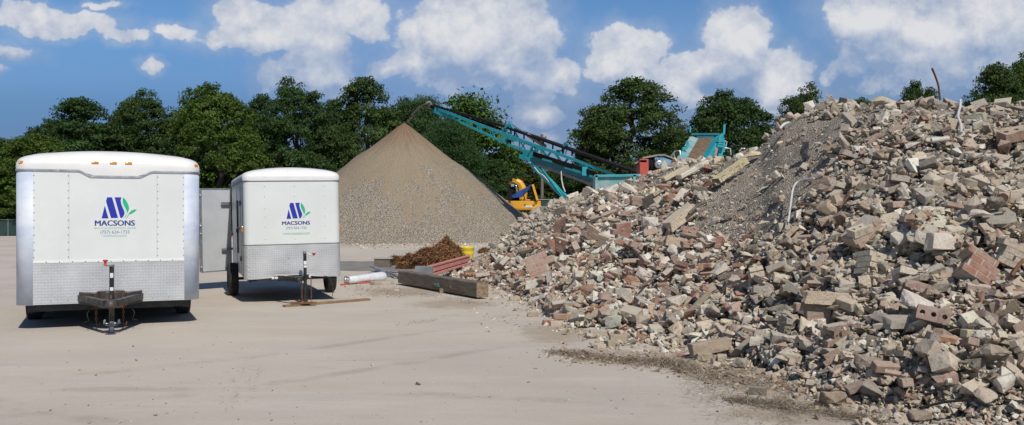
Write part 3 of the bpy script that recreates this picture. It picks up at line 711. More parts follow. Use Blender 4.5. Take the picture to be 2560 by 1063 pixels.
# relief mesh on a grid in bearing and distance
def base_mesh():
    us = np.linspace(1040, 3900, 330); ts = np.linspace(-.03, 2.1, 210)
    U, T = np.meshgrid(us, ts); zf, zc, H = colparams(U); Y = zf+(zc-zf)*T; X = (U-CX)/FP*Y
    Z = heap(X, Y)+.035*vnoise(X, Y, 7, 5)*(T > .02)+.02*vnoise(X, Y, 17, 6)*(T > .02)-.03
    Z = np.where(T <= 0.0, -.05, Z)
    V = np.stack([X, Y, Z], -1).reshape(-1, 3); n = len(us); a = np.arange(len(ts)-1)[:, None]*n+np.arange(n-1)[None]
    a = a.ravel(); return V, np.stack([a, a+1, a+n+1, a+n], -1)
BV, BF = base_mesh()

# height raster so pieces rest on what is already there
RES = .06; X0, X1, Y0, Y1 = -4., 16., 6.5, 40.
gx, gy = np.meshgrid(np.arange(X0, X1, RES), np.arange(Y0, Y1, RES), indexing='ij')
HM = np.maximum(heap(gx, gy), 0)
def rest(x, y, r, hz, sink=.35, write=True):
    """centre height for a lump of radius r, half-height hz"""
    i0 = int((x-r-X0)/RES); i1 = int((x+r-X0)/RES)+2; j0 = int((y-r-Y0)/RES); j1 = int((y+r-Y0)/RES)+2
    if i0 < 0 or j0 < 0 or i1 >= HM.shape[0] or j1 >= HM.shape[1]: return float(max(0, heap(x, y)))+hz*(1-sink)
    w = HM[i0:i1, j0:j1]; m = np.mean(w); z = m+hz*(1-sink)
    if write:
        d2 = ((gx[i0:i1, j0:j1]-x)**2+(gy[i0:i1, j0:j1]-y)**2)/(r*r)
        topz = z+hz*np.sqrt(np.clip(1-d2, 0, 1))*.9
        HM[i0:i1, j0:j1] = np.where(d2 < 1, np.maximum(w, topz), w)
    return z

# ------------------------------------------------------------------ lump shapes
def hull_variant(seed, n, ax, boxy=.5, rough=0.):
    r = random.Random(seed); bm = bmesh.new()
    for i in range(n):
        v = Vector((r.gauss(0, 1), r.gauss(0, 1), r.gauss(0, 1))).normalized()
        m = max(abs(v.x), abs(v.y), abs(v.z)); q = v*(1-boxy)+v/m*boxy
        q *= r.uniform(.68, 1.08); bm.verts.new((q.x*ax[0], q.y*ax[1], q.z*ax[2]))
    if boxy > .6:
        for i in (-1, 1):
            for j in (-1, 1):
                for k in (-1, 1):
                    if r.random() < .78: bm.verts.new((i*ax[0]*r.uniform(.82, 1), j*ax[1]*r.uniform(.82, 1), k*ax[2]*r.uniform(.85, 1)))
    bmesh.ops.convex_hull(bm, input=list(bm.verts))
    bmesh.ops.delete(bm, geom=[v for v in bm.verts if not v.link_faces], context='VERTS')
    if rough:
        bmesh.ops.bevel(bm, geom=list(bm.edges), offset=.07*min(ax), segments=1, affect='EDGES', profile=.6)
        bmesh.ops.triangulate(bm, faces=list(bm.faces))
        long = [e for e in bm.edges if e.calc_length() > .28*max(ax)]
        bmesh.ops.subdivide_edges(bm, edges=long, cuts=2, use_grid_fill=False)
        bmesh.ops.triangulate(bm, faces=list(bm.faces))
        for v in bm.verts:
            p = v.co*3.1+Vector((seed*3.7, 0, 0)); k = rough*min(ax)
            v.co += v.co.normalized()*(mnoise.noise(p)*k+mnoise.noise(p*3.3)*k*.45)
    else: bmesh.ops.triangulate(bm, faces=list(bm.faces))
    bmesh.ops.recalc_face_normals(bm, faces=list(bm.faces))
    V = np.array([v.co[:] for v in bm.verts]); bm.verts.index_update(); F = np.array([[v.index for v in f.verts] for f in bm.faces])
    bm.free(); return V, F
def dust_shader(name, get, dustk=.55, bs=1.):
    m, nt, b = newmat(name)
    v = nd(nt, 'ShaderNodeTexCoord').outputs['Object']
    c = get(nt)
    if name != 'rubble_fragments':
        gp = nd(nt, 'ShaderNodeObjectInfo').outputs['Random']
        v = vmt(nt, 'ADD', v, nd(nt, 'ShaderNodeCombineXYZ', {0: mth(nt, 'MULTIPLY', gp, 37.), 1: mth(nt, 'MULTIPLY', gp, 11.), 2: 0.}).outputs[0])
    n1 = nse(nt, v, 7.*bs, 6., .68)
    c = mixc(nt, sstep(nt, n1, .40, .66, 0, .42), c, (.44, .39, .325))
    c = mixc(nt, sstep(nt, nse(nt, v, 19.*bs, 6., .75), .50, .66, 0, .60), c, (.17, .145, .115))
    up = nd(nt, 'ShaderNodeSeparateXYZ', {0: nd(nt, 'ShaderNodeNewGeometry').outputs['Normal']}).outputs[2]
    c = mixc(nt, mth(nt, 'MULTIPLY', sstep(nt, up, .35, .95), dustk*.5), c, (.45, .395, .325))
    nt.links.new(c, b.inputs['Base Color']); b.inputs['Roughness'].default_value = .95; b.inputs['Specular IOR Level'].default_value = .2
    bp = nd(nt, 'ShaderNodeBump', {'Strength': .8, 'Distance': .016/bs, 'Height': nse(nt, v, 26.*bs, 5., .7)})
    nt.links.new(bp.outputs[0], b.inputs['Normal']); return m
M_['lump'] = dust_shader('rubble_piece', lambda nt: nd(nt, 'ShaderNodeObjectInfo').outputs['Color'])
M_['mortar'] = dust_shader('old_mortar', lambda nt: mixc(nt, .0, (.42, .385, .33), (.4, .36, .3)))
M_['frag'] = dust_shader('rubble_fragments', lambda nt: nd(nt, 'ShaderNodeVertexColor', layer_name='tone').outputs[0], bs=1.)
def soil_mat():
    m, nt, b = newmat('dusty_rubble_fines')
    v = nd(nt, 'ShaderNodeTexCoord').outputs['Object']
    c = mixc(nt, sstep(nt, nse(nt, v, .8, 5.), .35, .68), (.44, .38, .30), (.52, .455, .37))
    vo = nd(nt, 'ShaderNodeTexVoronoi', {'Vector': v, 'Scale': 26.})
    c = mixc(nt, sstep(nt, vo.outputs['Color'], .45, .75, 0, .8), c, (.46, .42, .36))
    vd = sstep(nt, vo.outputs[0], .25, .6)
    c = mixc(nt, mth(nt, 'MULTIPLY', vd, .5), c, (.22, .185, .145))
    c = mixc(nt, sstep(nt, nse(nt, v, 60., 4., .7), .5, .7, 0, .4), c, (.20, .165, .125))
    nt.links.new(c, b.inputs['Base Color']); b.inputs['Roughness'].default_value = .95; b.inputs['Specular IOR Level'].default_value = .15
    h = mth(nt, 'ADD', mth(nt, 'MULTIPLY', vd, -.03), mth(nt, 'MULTIPLY', nse(nt, v, 9., 6., .7), .05))
    bp = nd(nt, 'ShaderNodeBump', {'Strength': 1., 'Distance': 1., 'Height': h}); nt.links.new(bp.outputs[0], b.inputs['Normal']); return m
M_['fines'] = soil_mat()
base = link('rubble_mound', mesh_np('rubble_mound', BV, BF, [M_['fines']], smooth=True))
setting(base, label='dusty fine soil that the heap of demolition rubble is piled on')

TONES = {'pale': (0.662, 0.608, 0.508), 'grey': (0.421, 0.378, 0.313), 'beige': (0.537, 0.455, 0.348), 'sandy': (0.574, 0.464, 0.331), 'dark grey': (0.191, 0.169, 0.138), 'dusty brown': (0.386, 0.305, 0.220), 'white': (0.767, 0.725, 0.629),
         'red': (0.289, 0.135, 0.093), 'dusty red': (0.383, 0.256, 0.190), 'orange': (0.386, 0.198, 0.115), 'pinkish': (0.461, 0.323, 0.252), 'cream': (0.653, 0.549, 0.369), 'brown': (0.214, 0.128, 0.086), 'purplish': (0.306, 0.207, 0.173)}
def zone(px, py):
    """how dusty, white and bricky the heap is at a photo point"""
    left = np.clip((1950-px-(py-620)*.15)/380., 0, 1)
    c_ = np.interp(py, [300, 350, 450, 520, 560, 620], [1990, 1965, 1925, 1890, 1840, 1760]); dirt = min(1., 1.8*math.exp(-(((px-c_)/100.)**2)))*(1 if 300 < py < 605 else 0)
    return left, dirt
def toneof(r, px, py, kind):
    left, _ = zone(px, py)
    if px < 1300+(640-py)*1.1 and py < 640: return r.choices(['grey', 'beige', 'pale', 'dusty brown', 'dusty red'], [5, 4, 1.5, 2, .3])[0]   # greyer broken concrete at the far end
    if kind == 'brick':
        n = r.choices(['dusty red', 'red', 'orange', 'pinkish', 'purplish', 'dusty brown', 'beige'], [4+2*left, 1.8+2.6*left, .5+1.6*left, 2.4, 1.2, 2.4, 3.4*(1-left)+.6])[0]
    else:
        n = r.choices(['pale', 'grey', 'beige', 'sandy', 'dark grey', 'dusty brown', 'white', 'cream'], [2.2+2.8*left, 3.8-1.8*left, 4.2-2.4*left, .8, 1.3-.6*left, 2.2-1.4*left, .5+5*left, .1+.9*left])[0]
    return n
def tonejit(r, n):
    k = r.uniform(.86, 1.12); return tuple(min(.8, c*k*r.uniform(.97, 1.03)) for c in TONES[n])
def rotm(r, tilt=.5):
    M = Matrix.Rotation(r.uniform(0, 2*math.pi), 3, 'Z') @ Matrix.Rotation(r.gauss(0, tilt), 3, 'X') @ Matrix.Rotation(r.gauss(0, tilt), 3, 'Y')
    return M

# ------------------------------------------------------------------ loose fragments, nobody could count them
r = random.Random(77)
FR = [hull_variant(500+i, 9+i % 4, (1.15, r.uniform(.5, .85), r.uniform(.32, .62)), r.choice([.2, .45, .8])) for i in range(16)]
def bulk(n, lo, hi, sampler, seed, sinkr=(.0, .55), tilt=.7, colf=None, write=True, pw=2.):
    rr_ = random.Random(seed); VS = []; FS = []; CS = []; off = 0
    for _ in range(n):
        s = sampler(rr_)
        if s is None: continue
        x, y, px, py = s
        sz = lo+(hi-lo)*rr_.random()**pw; V, F = FR[rr_.randrange(16)]
        Mx = np.array(rotm(rr_, tilt)); z = rest(x, y, sz*.8, sz*.5, rr_.uniform(*sinkr), write)
        VS.append((V*sz) @ Mx.T+np.array([x, y, z])); FS.append(F+off); off += len(V)
        kind = 'brick' if rr_.random() < .20+.12*zone(px, py)[0] else 'c'
        c = colf(rr_) if colf else tonejit(rr_, toneof(rr_, px, py, kind)); CS.append(np.tile(c, (len(F), 1)))
    return np.concatenate(VS), np.concatenate(FS), np.concatenate(CS)
_pt = np.linspace(0, 1.06, 54)
def heap_sample(rr_, px=None, dirtkeep=.3, lo=1130, hi=2660):
    px = rr_.uniform(lo, hi) if px is None else px
    zf, zc, H = colparams(px); Y = zf+(zc-zf)*_pt; X = (px-CX)/FP*Y
    py = HY-(heap(X, Y)-EYE)/Y*FP
    t = rr_.uniform(min(py), max(py)); k = int(np.argmin(np.abs(py-t))); Yk = Y[k]+rr_.uniform(-.5, .5)*(Y[1]-Y[0])
    if px < 1240 and rr_.random() < .35: return None
    if zone(px, t)[1] > .35 and rr_.random() > dirtkeep*(1-zone(px, t)[1]*.75): return None
    return (px-CX)/FP*Yk, Yk, px, t
def side_sample(rr_):
    px = rr_.uniform(2640, 3500); zf, zc, H = colparams(px); Y = zf+(zc-zf)*rr_.uniform(0, 1.5); return (px-CX)/FP*Y, Y, 2500, 700
def back_sample(rr_):
    px = rr_.uniform(1250, 2700); zf, zc, H = colparams(px); Y = zc+(zc-zf)*rr_.uniform(.02, .55); return (px-CX)/FP*Y, Y, px, 400
def foot_sample(rr_):
    px = rr_.uniform(1050, 2600); zf, zc, H = colparams(px); Y = zf-abs(rr_.gauss(0, .55))*rr_.random()*1.3+rr_.uniform(0, .3); return (px-CX)/FP*Y, Y, px, 900
def patch_sample(rr_):           # gravelly foot at the near right
    px = rr_.uniform(2150, 2640); py = rr_.uniform(860, 1063); x, y = solve(px, py); return x, y, px, py
def dirt_sample(rr_):
    for _ in range(20):
        px, py = rr_.uniform(1720, 2080), rr_.uniform(300, 610)
        if zone(px, py)[1] > .25: x, y = solve(px, py); return (x, y, px, py) if y > 7 else None
    return None
parts = [bulk(7000, .018, .05, lambda q: heap_sample(q, dirtkeep=.14), 1, write=False), bulk(5200, .05, .115, lambda q: heap_sample(q, dirtkeep=.05), 2, (.15, .7), .45, pw=1.7), bulk(1500, .08, .2, side_sample, 3), bulk(900, .1, .24, back_sample, 4),
         bulk(3200, .010, .06, foot_sample, 5, (.1, .6), pw=2.6), bulk(2300, .010, .036, patch_sample, 6, (-.1, .4), write=False), bulk(700, .012, .035, dirt_sample, 7, write=False), bulk(70, .05, .10, dirt_sample, 9)]
def join(parts):
    V = []; F = []; C = []; o = 0
    for v, f, c in parts: V.append(v); F.append(f+o); C.append(c); o += len(v)
    return np.concatenate(V), np.concatenate(F), np.concatenate(C)
fragparts = parts

# ------------------------------------------------------------------ countable pieces
def brick_mesh(seed, L=.20, W=.095, H=.062, holes=3, broken=False):
    r = random.Random(seed); bm = bmesh.new(); n = holes if holes else 1; cell = L/n
    if broken: cell *= .62
    jit = lambda: r.uniform(-.0022, .0022)
    if holes:
        for c in range(n):
            cx = -cell*n/2+cell*(c+.5); sq = []; ci = []
            for k in range(8):
                a = math.pi/4*k+math.pi/8*0; q = [(1, 0), (1, 1), (0, 1), (-1, 1), (-1, 0), (-1, -1), (0, -1), (1, -1)][k]
                sq.append((cx+q[0]*cell/2, q[1]*W/2)); ci.append((cx+.017*math.cos(a), .017*math.sin(a)))
            for z, fl in ((H/2, 0), (-H/2, 1)):
                S = [bm.verts.new((x+jit(), y+jit(), z+jit())) for x, y in sq]; C_ = [bm.verts.new((x, y, z)) for x, y in ci]
                if z > 0: ST, CT = S, C_
                for k in range(8):
                    f = [S[k], S[(k+1) % 8], C_[(k+1) % 8], C_[k]]; bm.faces.new(f if not fl else f[::-1])
            for k in range(8): bm.faces.new([CT[k], CT[(k+1) % 8], C_[(k+1) % 8], C_[k]])
            for k in range(8):
                if (k in (7, 0) and c < n-1) or (k in (3, 4) and c > 0): continue
                bm.faces.new([ST[k], S[k], S[(k+1) % 8], ST[(k+1) % 8]])
        bmesh.ops.remove_doubles(bm, verts=list(bm.verts), dist=.005)
    else:
        LL = L*(r.uniform(.45, .75) if broken else 1)
        bmesh.ops.create_cube(bm, size=1)
        for v in bm.verts: v.co = (v.co.x*LL+jit()*3*(2 if broken and v.co.x > 0 else 1)*(3 if broken and v.co.x > 0 else 1), v.co.y*W+jit(), v.co.z*H+jit())
        bmesh.ops.bevel(bm, geom=list(bm.edges), offset=.004, segments=1, affect='EDGES')
    bmesh.ops.recalc_face_normals(bm, faces=list(bm.faces))
    me = bpy.data.meshes.new('brick'); bm.to_mesh(me); bm.free(); me.materials.append(M_['lump']); return me
def masonry_mesh(seed, nx, nz, depth=1, L=.20, H=.066, W=.095, j=.010):
    """a broken lump of brickwork: courses of bricks proud of their mortar"""
    r = random.Random(seed); b = MB(); hx, hz, hy = nx*(L+j)/2, nz*(H+j)/2, depth*(W+j)/2
    for row in range(nz):
        z = -hz+(H+j)*(row+.5); sh = (row % 2)*(L+j)/2; xl = -hx+r.uniform(0, .12); xr = hx-r.uniform(0, .12)
        b.box(((xl+xr)/2, 0, z), (xr-xl-.012, depth*(W+j)-.016, H+j+.001), None, 1)
        for d in range(depth):
            x = -hx-sh
            while x < hx:
                a, c = max(x, xl), min(x+L, xr)
                if c-a > .03: b.box(((a+c)/2, -hy+(W+j)*(d+.5)+r.uniform(-.003, .003), z+r.uniform(-.0015, .0015)), (c-a, W, H), Matrix.Rotation(r.uniform(-.012, .012), 3, 'Y'), 0)
                x += L+j
    me = bpy.data.meshes.new('masonry_chunk'); me.from_pydata(b.v, [], b.f); me.materials.append(M_['lump']); me.materials.append(M_['mortar'])
    me.polygons.foreach_set('material_index', b.m); return me
def np_to_me(name, VF):
    return mesh_np(name, VF[0], VF[1], [M_['lump']])
SHAPES = {'blocky': [(.52, .34, .26), .8], 'wedge-shaped': [(.55, .34, .24), .4], 'flat': [(.54, .38, .14), .6], 'rounded': [(.50, .38, .32), .1], 'long': [(.64, .22, .17), .75], 'jagged': [(.50, .42, .34), .2]}
CH = {k: [np_to_me('concrete_chunk', hull_variant(100+i*10+j, 8 if k == 'wedge-shaped' else 13, ax, bx, rough=.20 if k != 'jagged' else .32)) for j in range(4)] for i, (k, (ax, bx)) in enumerate(SHAPES.items())}
BR = {'three-holed': [brick_mesh(i, .20, .095, .062, 3) for i in range(3)], 'solid': [brick_mesh(10+i, .20, .095, .062, 0) for i in range(3)], 'broken half': [brick_mesh(20+i, .20, .095, .062, 0, True) for i in range(4)],
      'fat': [brick_mesh(30+i, .19, .10, .09, 0) for i in range(2)], 'slim': [brick_mesh(36+i, .2, .05, .028, 0) for i in range(2)]}
MS = {'two-course': [masonry_mesh(40+i, 2, 2, 1+i % 2) for i in range(3)], 'three-course': [masonry_mesh(50+i, 2, 3, 1) for i in range(3)], 'four-course': [masonry_mesh(60+i, 2, 4, 1+i % 2) for i in range(3)],
      'single-course': [masonry_mesh(70+i, 3, 1, 1) for i in range(2)]}
ALL = []      # (object, px, py, kind word, tone, shape, size px)
def piece(me, name, px, py, size, M, tone, r, sink=.3, halfh=.3, z=None):
    x, y = solve(px, py) if py < 1e5 else (px, 0)
    return place(me, name, x, y, size, M, tone, r, sink, halfh, z)
def place(me, name, x, y, size, M, tone, r, sink=.3, halfh=.3, z=None, rad=.42, lift=0.):
    o = link(name, me); zz = rest(x, y, max(.05, size*rad), size*halfh, sink) if z is None else z
    o.matrix_world = Matrix.Translation((x, y, zz+lift)) @ M.to_4x4() @ Matrix.Scale(size, 4); o.color = (*tonejit(r, tone), 1); return o
def proj(o):
    p = o.matrix_world.translation; return CX+p.x/p.y*FP, HY-(p.z-EYE)/p.y*FP

# named pieces one can point at: (kind, px, py, width in px, tone, shape, (yaw, pitch, roll) degrees, label, words that refer to it)
HERO = [
 ('masonry_chunk', 2245, 447, 66, 'pinkish', ('three-course', 0), (5, 8, 88), 'flat pink slab of brickwork lying face up high on the heap', 'the pink brickwork slab'),
 ('masonry_chunk', 1345, 678, 96, 'dusty red', ('four-course', 0), (-8, -22, -20), 'large tilted red brickwork slab low on the heap near the pink beam', 'the big tilted red brickwork slab'),
 ('masonry_chunk', 1388, 622, 62, 'red', ('three-course', 1), (30, 60, 10), 'upright red brickwork piece above the big tilted slab', 'the upright red brickwork'),
 ('masonry_chunk', 2440, 722, 105, 'red', ('four-course', 1), (-12, 35, -30), 'big bright red-brown brickwork chunk lying face up on the near slope', 'the bright orange brickwork'),
 ('masonry_chunk', 2035, 802, 100, 'dusty red', ('three-course', 2), (3, -4, 2), 'squarish dusty red brickwork chunk sitting upright near the foot of the heap', 'the squarish red brickwork'),
 ('masonry_chunk', 2155, 604, 100, 'pinkish', ('two-course', 1), (15, -38, 10), 'sloping pinkish red brickwork wedge in the middle of the near slope', 'the sloping pinkish brickwork'),
 ('masonry_chunk', 2050, 690, 70, 'dusty red', ('two-course', 0), (20, -45, 0), 'ragged red brick cluster leaning uphill above the squarish brickwork', 'the leaning red brick cluster'),
 ('masonry_chunk', 1480, 588, 60, 'dusty red', ('three-course', 0), (10, 35, 20), 'dusty red brickwork lump on the middle of the paler slope', 'the dusty red lump on the pale slope'),
 ('masonry_chunk', 1595, 497, 60, 'pinkish', ('two-course', 2), (25, 5, 15), 'broad pinkish brickwork lump just under the teal hopper', 'the pinkish brickwork under the hopper'),
 ('masonry_chunk', 1770, 452, 34, 'orange', ('three-course', 2), (40, 20, 30), 'small orange brickwork lump on the ridge under the screen conveyor', 'the small orange lump on the ridge'),
 ('brick', 1733, 425, 84, 'pale', ('slim', 0), (14, -28, 4), 'long cream block with holes leaning along the ridge', 'the long cream block'),
 ('brick', 1688, 437, 76, 'cream', ('slim', 1), (16, -26, 4), 'cream block with dark underside next to the long cream block', 'the paired cream block'),
 ('concrete_chunk', 1556, 727, 44, 'pale', ('blocky', 0), (8, 4, 80), 'upright pale square-faced concrete slab at mid foot of the heap', 'the upright pale slab'),
 ('concrete_chunk', 1694, 767, 64, 'pale', ('blocky', 1), (15, -14, 10), 'smooth pale oblong concrete block near the foot of the heap', 'the smooth pale oblong'),
 ('concrete_chunk', 1535, 795, 62, 'grey', ('rounded', 0), (0, 0, 0), 'big rough rounded grey boulder at the foot of the heap', 'the rounded grey boulder'),
 ('concrete_chunk', 1640, 800, 42, 'grey', ('wedge-shaped', 1), (50, 70, 0), 'pointed grey boulder standing beside the rounded one', 'the pointed grey boulder'),
 ('concrete_chunk', 1685, 808, 50, 'grey', ('jagged', 1), (20, 40, 0), 'second rough grey boulder with a peaked top at the foot', 'the peaked grey boulder'),
 ('concrete_chunk', 2298, 796, 84, 'white', ('blocky', 2), (30, 25, 10), 'big clean white angular block on the near slope', 'the clean white block'),
 ('concrete_chunk', 2352, 665, 70, 'pale', ('blocky', 3), (10, 3, 86), 'upright pale cubic block with a small white tile on top', 'the upright pale cube'),
 ('concrete_chunk', 2243, 722, 60, 'grey', ('rounded', 1), (0, 80, 0), 'upright rough barrel-shaped grey boulder beside a dark hollow', 'the barrel-shaped boulder'),
 ('concrete_chunk', 2450, 615, 72, 'pale', ('wedge-shaped', 0), (10, 10, -15), 'broad pale wedge of concrete high on the near slope', 'the broad pale wedge'),
 ('concrete_chunk', 2492, 588, 64, 'dark grey', ('rounded', 2), (0, 10, 0), 'large rounded dark grey stone on the near slope', 'the dark rounded stone'),
 ('concrete_chunk', 2435, 548, 74, 'beige', ('wedge-shaped', 2), (35, -40, 0), 'large tilted beige slab below the burnt stump', 'the large tilted beige slab'),
 ('concrete_chunk', 2520, 520, 56, 'beige', ('blocky', 0), (0, 8, 0), 'squarish beige block beside the burnt stump', 'the beige block by the stump'),
 ('concrete_chunk', 2330, 545, 54, 'white', ('long', 0), (8, 4, 0), 'straight white oblong piece below the pinkish slab piece', 'the straight white oblong'),
 ('concrete_chunk', 2110, 350, 66, 'grey', ('flat', 0), (20, 55, 60), 'tall flat grey concrete slab leaning steeply on the shoulder', 'the steep leaning slab'),
 ('concrete_chunk', 2205, 243, 54, 'beige', ('flat', 1), (0, 0, 0), 'flat beige boulder poking up from the crest of the heap', 'the crest boulder'),
 ('concrete_chunk', 2505, 252, 62, 'grey', ('flat', 2), (5, 12, 5), 'broad grey slab on the crest under the tall tree', 'the crest slab by the tree'),
 ('concrete_chunk', 1875, 383, 62, 'cream', ('flat', 3), (8, -8, 0), 'flat cream slab lying on the saddle between the two slopes', 'the cream slab on the saddle'),
 ('concrete_chunk', 1530, 472, 50, 'white', ('blocky', 1), (25, -25, 10), 'white concrete block beside the teal hopper', 'the white block by the hopper'),
 ('concrete_chunk', 1574, 460, 44, 'white', ('long', 1), (15, 25, 10), 'tilted white oblong just in front of the teal hopper', 'the tilted white oblong'),
 ('concrete_chunk', 1630, 478, 40, 'cream', ('flat', 0), (20, -60, 20), 'tall cream-yellow flake standing on edge on the pale slope', 'the cream flake'),
 ('concrete_chunk', 1705, 480, 52, 'pale', ('flat', 1), (30, -45, 30), 'curved pale slab tucked under the long cream block', 'the curved pale slab'),
 ('concrete_chunk', 1625, 548, 42, 'white', ('blocky', 2), (4, 0, 86), 'clean white square block face on in the middle of the pale slope', 'the white square block'),
 ('concrete_chunk', 1700, 545, 84, 'beige', ('long', 0), (30, -32, 0), 'long sandy beam-like slab sloping down the pale side', 'the long sandy slab'),
 ('concrete_chunk', 1335, 706, 46, 'white', ('blocky', 3), (3, 0, 2), 'flat-topped white block below the big tilted red slab', 'the flat-topped white block'),
 ('concrete_chunk', 2245, 835, 66, 'grey', ('blocky', 0), (4, 0, 0), 'layered grey block at the near foot of the heap', 'the layered grey block'),
 ('concrete_chunk', 1775, 858, 92, 'dusty brown', ('long', 3), (8, -8, 0), 'long brown-grey beam piece lying along the foot of the heap', 'the long brown foot piece'),
 ('concrete_chunk', 1850, 880, 46, 'grey', ('jagged', 2), (0, 20, 0), 'knobbly grey lump at the lower foot of the heap', 'the knobbly lump'),
 ('concrete_chunk', 2085, 968, 76, 'dusty brown', ('blocky', 1), (4, 0, 0), 'wide brown-grey block half on the bare yard at the foot', 'the wide foot block'),
 ('concrete_chunk', 2300, 1002, 48, 'dusty brown', ('blocky', 2), (6, 2, 0), 'square brown-grey block at the very edge of the near foot', 'the square edge block'),
 ('concrete_chunk', 2065, 790, 100, 'sandy', ('long', 0), (4, 3, 0), 'long sandy flat piece behind the squarish brickwork', 'the long sandy piece'),
 ('brick', 2332, 838, 78, 'purplish', ('three-holed', 0), (-18, 12, 70), 'dark red brick with round holes facing out on the near slope', 'the red holed brick'),
 ('brick', 2215, 940, 66, 'dusty red', ('solid', 1), (6, 4, 20), 'orange-edged broken brick lying at the near foot', 'the orange-edged brick'),
 ('brick', 2362, 930, 50, 'orange', ('solid', 0), (-15, 8, 10), 'rusty orange brick end tilting down near the foot', 'the rusty orange brick'),
 ('brick', 2425, 880, 44, 'cream', ('fat', 0), (20, 5, 0), 'cream and orange block on the gravelly near foot', 'the cream and orange block'),
 ('brick', 2540, 340, 80, 'dusty red', ('three-holed', 2), (4, -14, 20), 'long dusty red holed brick jutting out high on the near slope', 'the jutting red brick'),
 ('brick', 2150, 620, 60, 'beige', ('three-holed', 0), (20, -18, 15), 'beige brick with a round hole in the middle of the slope', 'the beige holed brick'),
 ('brick', 2280, 550, 54, 'pinkish', ('solid', 1), (6, -4, 4), 'thin pinkish brick end above the straight white oblong', 'the thin pinkish brick'),
 ('brick', 2290, 582, 56, 'white', ('three-holed', 1), (25, -15, 40), 'whitish brick with two dark holes on the near slope', 'the white holed brick'),
 ('brick', 1405, 776, 44, 'orange', ('solid', 2), (5, 0, 0), 'orange brick lying flat at the outer foot of the heap', 'the flat orange foot brick'),
 ('brick', 1395, 757, 48, 'dusty brown', ('fat', 1), (4, 0, 0), 'brownish chipped brick on the yard just off the heap', 'the chipped yard brick'),
]
hr = random.Random(5)
def hero(kind, px, py, wpx, tone, shp, rot, label, ref):
    me = {'masonry_chunk': MS, 'brick': BR, 'concrete_chunk': CH}[kind][shp[0]]; me = me[shp[1] % len(me)]
    x, y = solve(px, py+6)
    w = wpx*y/FP; dims = {'concrete_chunk': 1.05, 'brick': .20, 'masonry_chunk': .42}[kind]
    s = w/dims
    M = Matrix.Rotation(R(rot[0]), 3, 'Z') @ Matrix.Rotation(R(rot[1]), 3, 'Y') @ Matrix.Rotation(R(rot[2]), 3, 'X')
    hh = {'concrete_chunk': .28, 'brick': .04, 'masonry_chunk': .09}[kind]; rd = {'concrete_chunk': .42, 'brick': .07, 'masonry_chunk': .16}[kind]
    o = place(me, kind, x, y, s, M, tone, hr, sink=-.15, halfh=hh, rad=rd)
    # nudge along the slope so that it sits where it lies in the heap
    ALL.append([o, px, py, kind, tone, shp[0], wpx, label, ref])
for h_ in HERO:
    pass
# general population first (so the named ones sit on top of it)
pr = random.Random(21)
def populate(kind, n, table, sizes):
    made = 0; keys = list(table); hp = [(h_[1], h_[2], h_[3]) for h_ in HERO]
    while made < n:
        s = heap_sample(pr, dirtkeep=.05, lo=1170, hi=2570)
        if s is None: continue
        x, y, px, py = s
        if any(abs(px-a)+abs(py-b) < c*.45 for a, b, c in hp): continue
        left, dirt = zone(px, py)
        if kind != 'concrete_chunk' and pr.random() > .35+.65*left+.25*(py > 620): continue
        size = sizes(pr, px, py, y); wpx = size*(1. if kind == 'concrete_chunk' else .2 if kind == 'brick' else .4)/y*FP
        k_ = .74 if px > 1930 and py < 470 else .86 if py > 680 else 1.; size *= k_; wpx *= k_
        if wpx < 11: continue
        shp = pr.choice(keys); me = pr.choice(table[shp]); tone = toneof(pr, px, py, 'brick' if kind != 'concrete_chunk' else 'c')
        hh = {'concrete_chunk': .30, 'brick': .045, 'masonry_chunk': .09}[kind]; rd = {'concrete_chunk': .42, 'brick': .08, 'masonry_chunk': .17}[kind]
        o = place(me, kind, x, y, size, rotm(pr, .38), tone, pr, sink=pr.uniform(.05, .5), halfh=hh, rad=rd)
        ALL.append([o, px, py, kind, tone, shp, wpx, None, None]); made += 1
fragparts.append(bulk(3200, .05, .135, lambda q: heap_sample(q, dirtkeep=.06), 31, (.0, .5), .45, pw=2.))
populate('concrete_chunk', 130, CH, lambda r, px, py, y: min(.50, max(.24, r.lognormvariate(-1.28, .3))))
populate('masonry_chunk', 85, MS, lambda r, px, py, y: r.uniform(.75, 1.2)*(1.15 if y > 16 else 1))
populate('concrete_chunk', 130, CH, lambda r, px, py, y: min(.36, max(.12, r.lognormvariate(-1.6, .35))))
populate('brick', 265, BR, lambda r, px, py, y: r.uniform(.9, 1.3)*(1.15 if y > 16 else 1))
fragparts.append(bulk(5500, .014, .045, heap_sample, 32, (-.2, .5), write=False))
for h_ in HERO: hero(*h_)
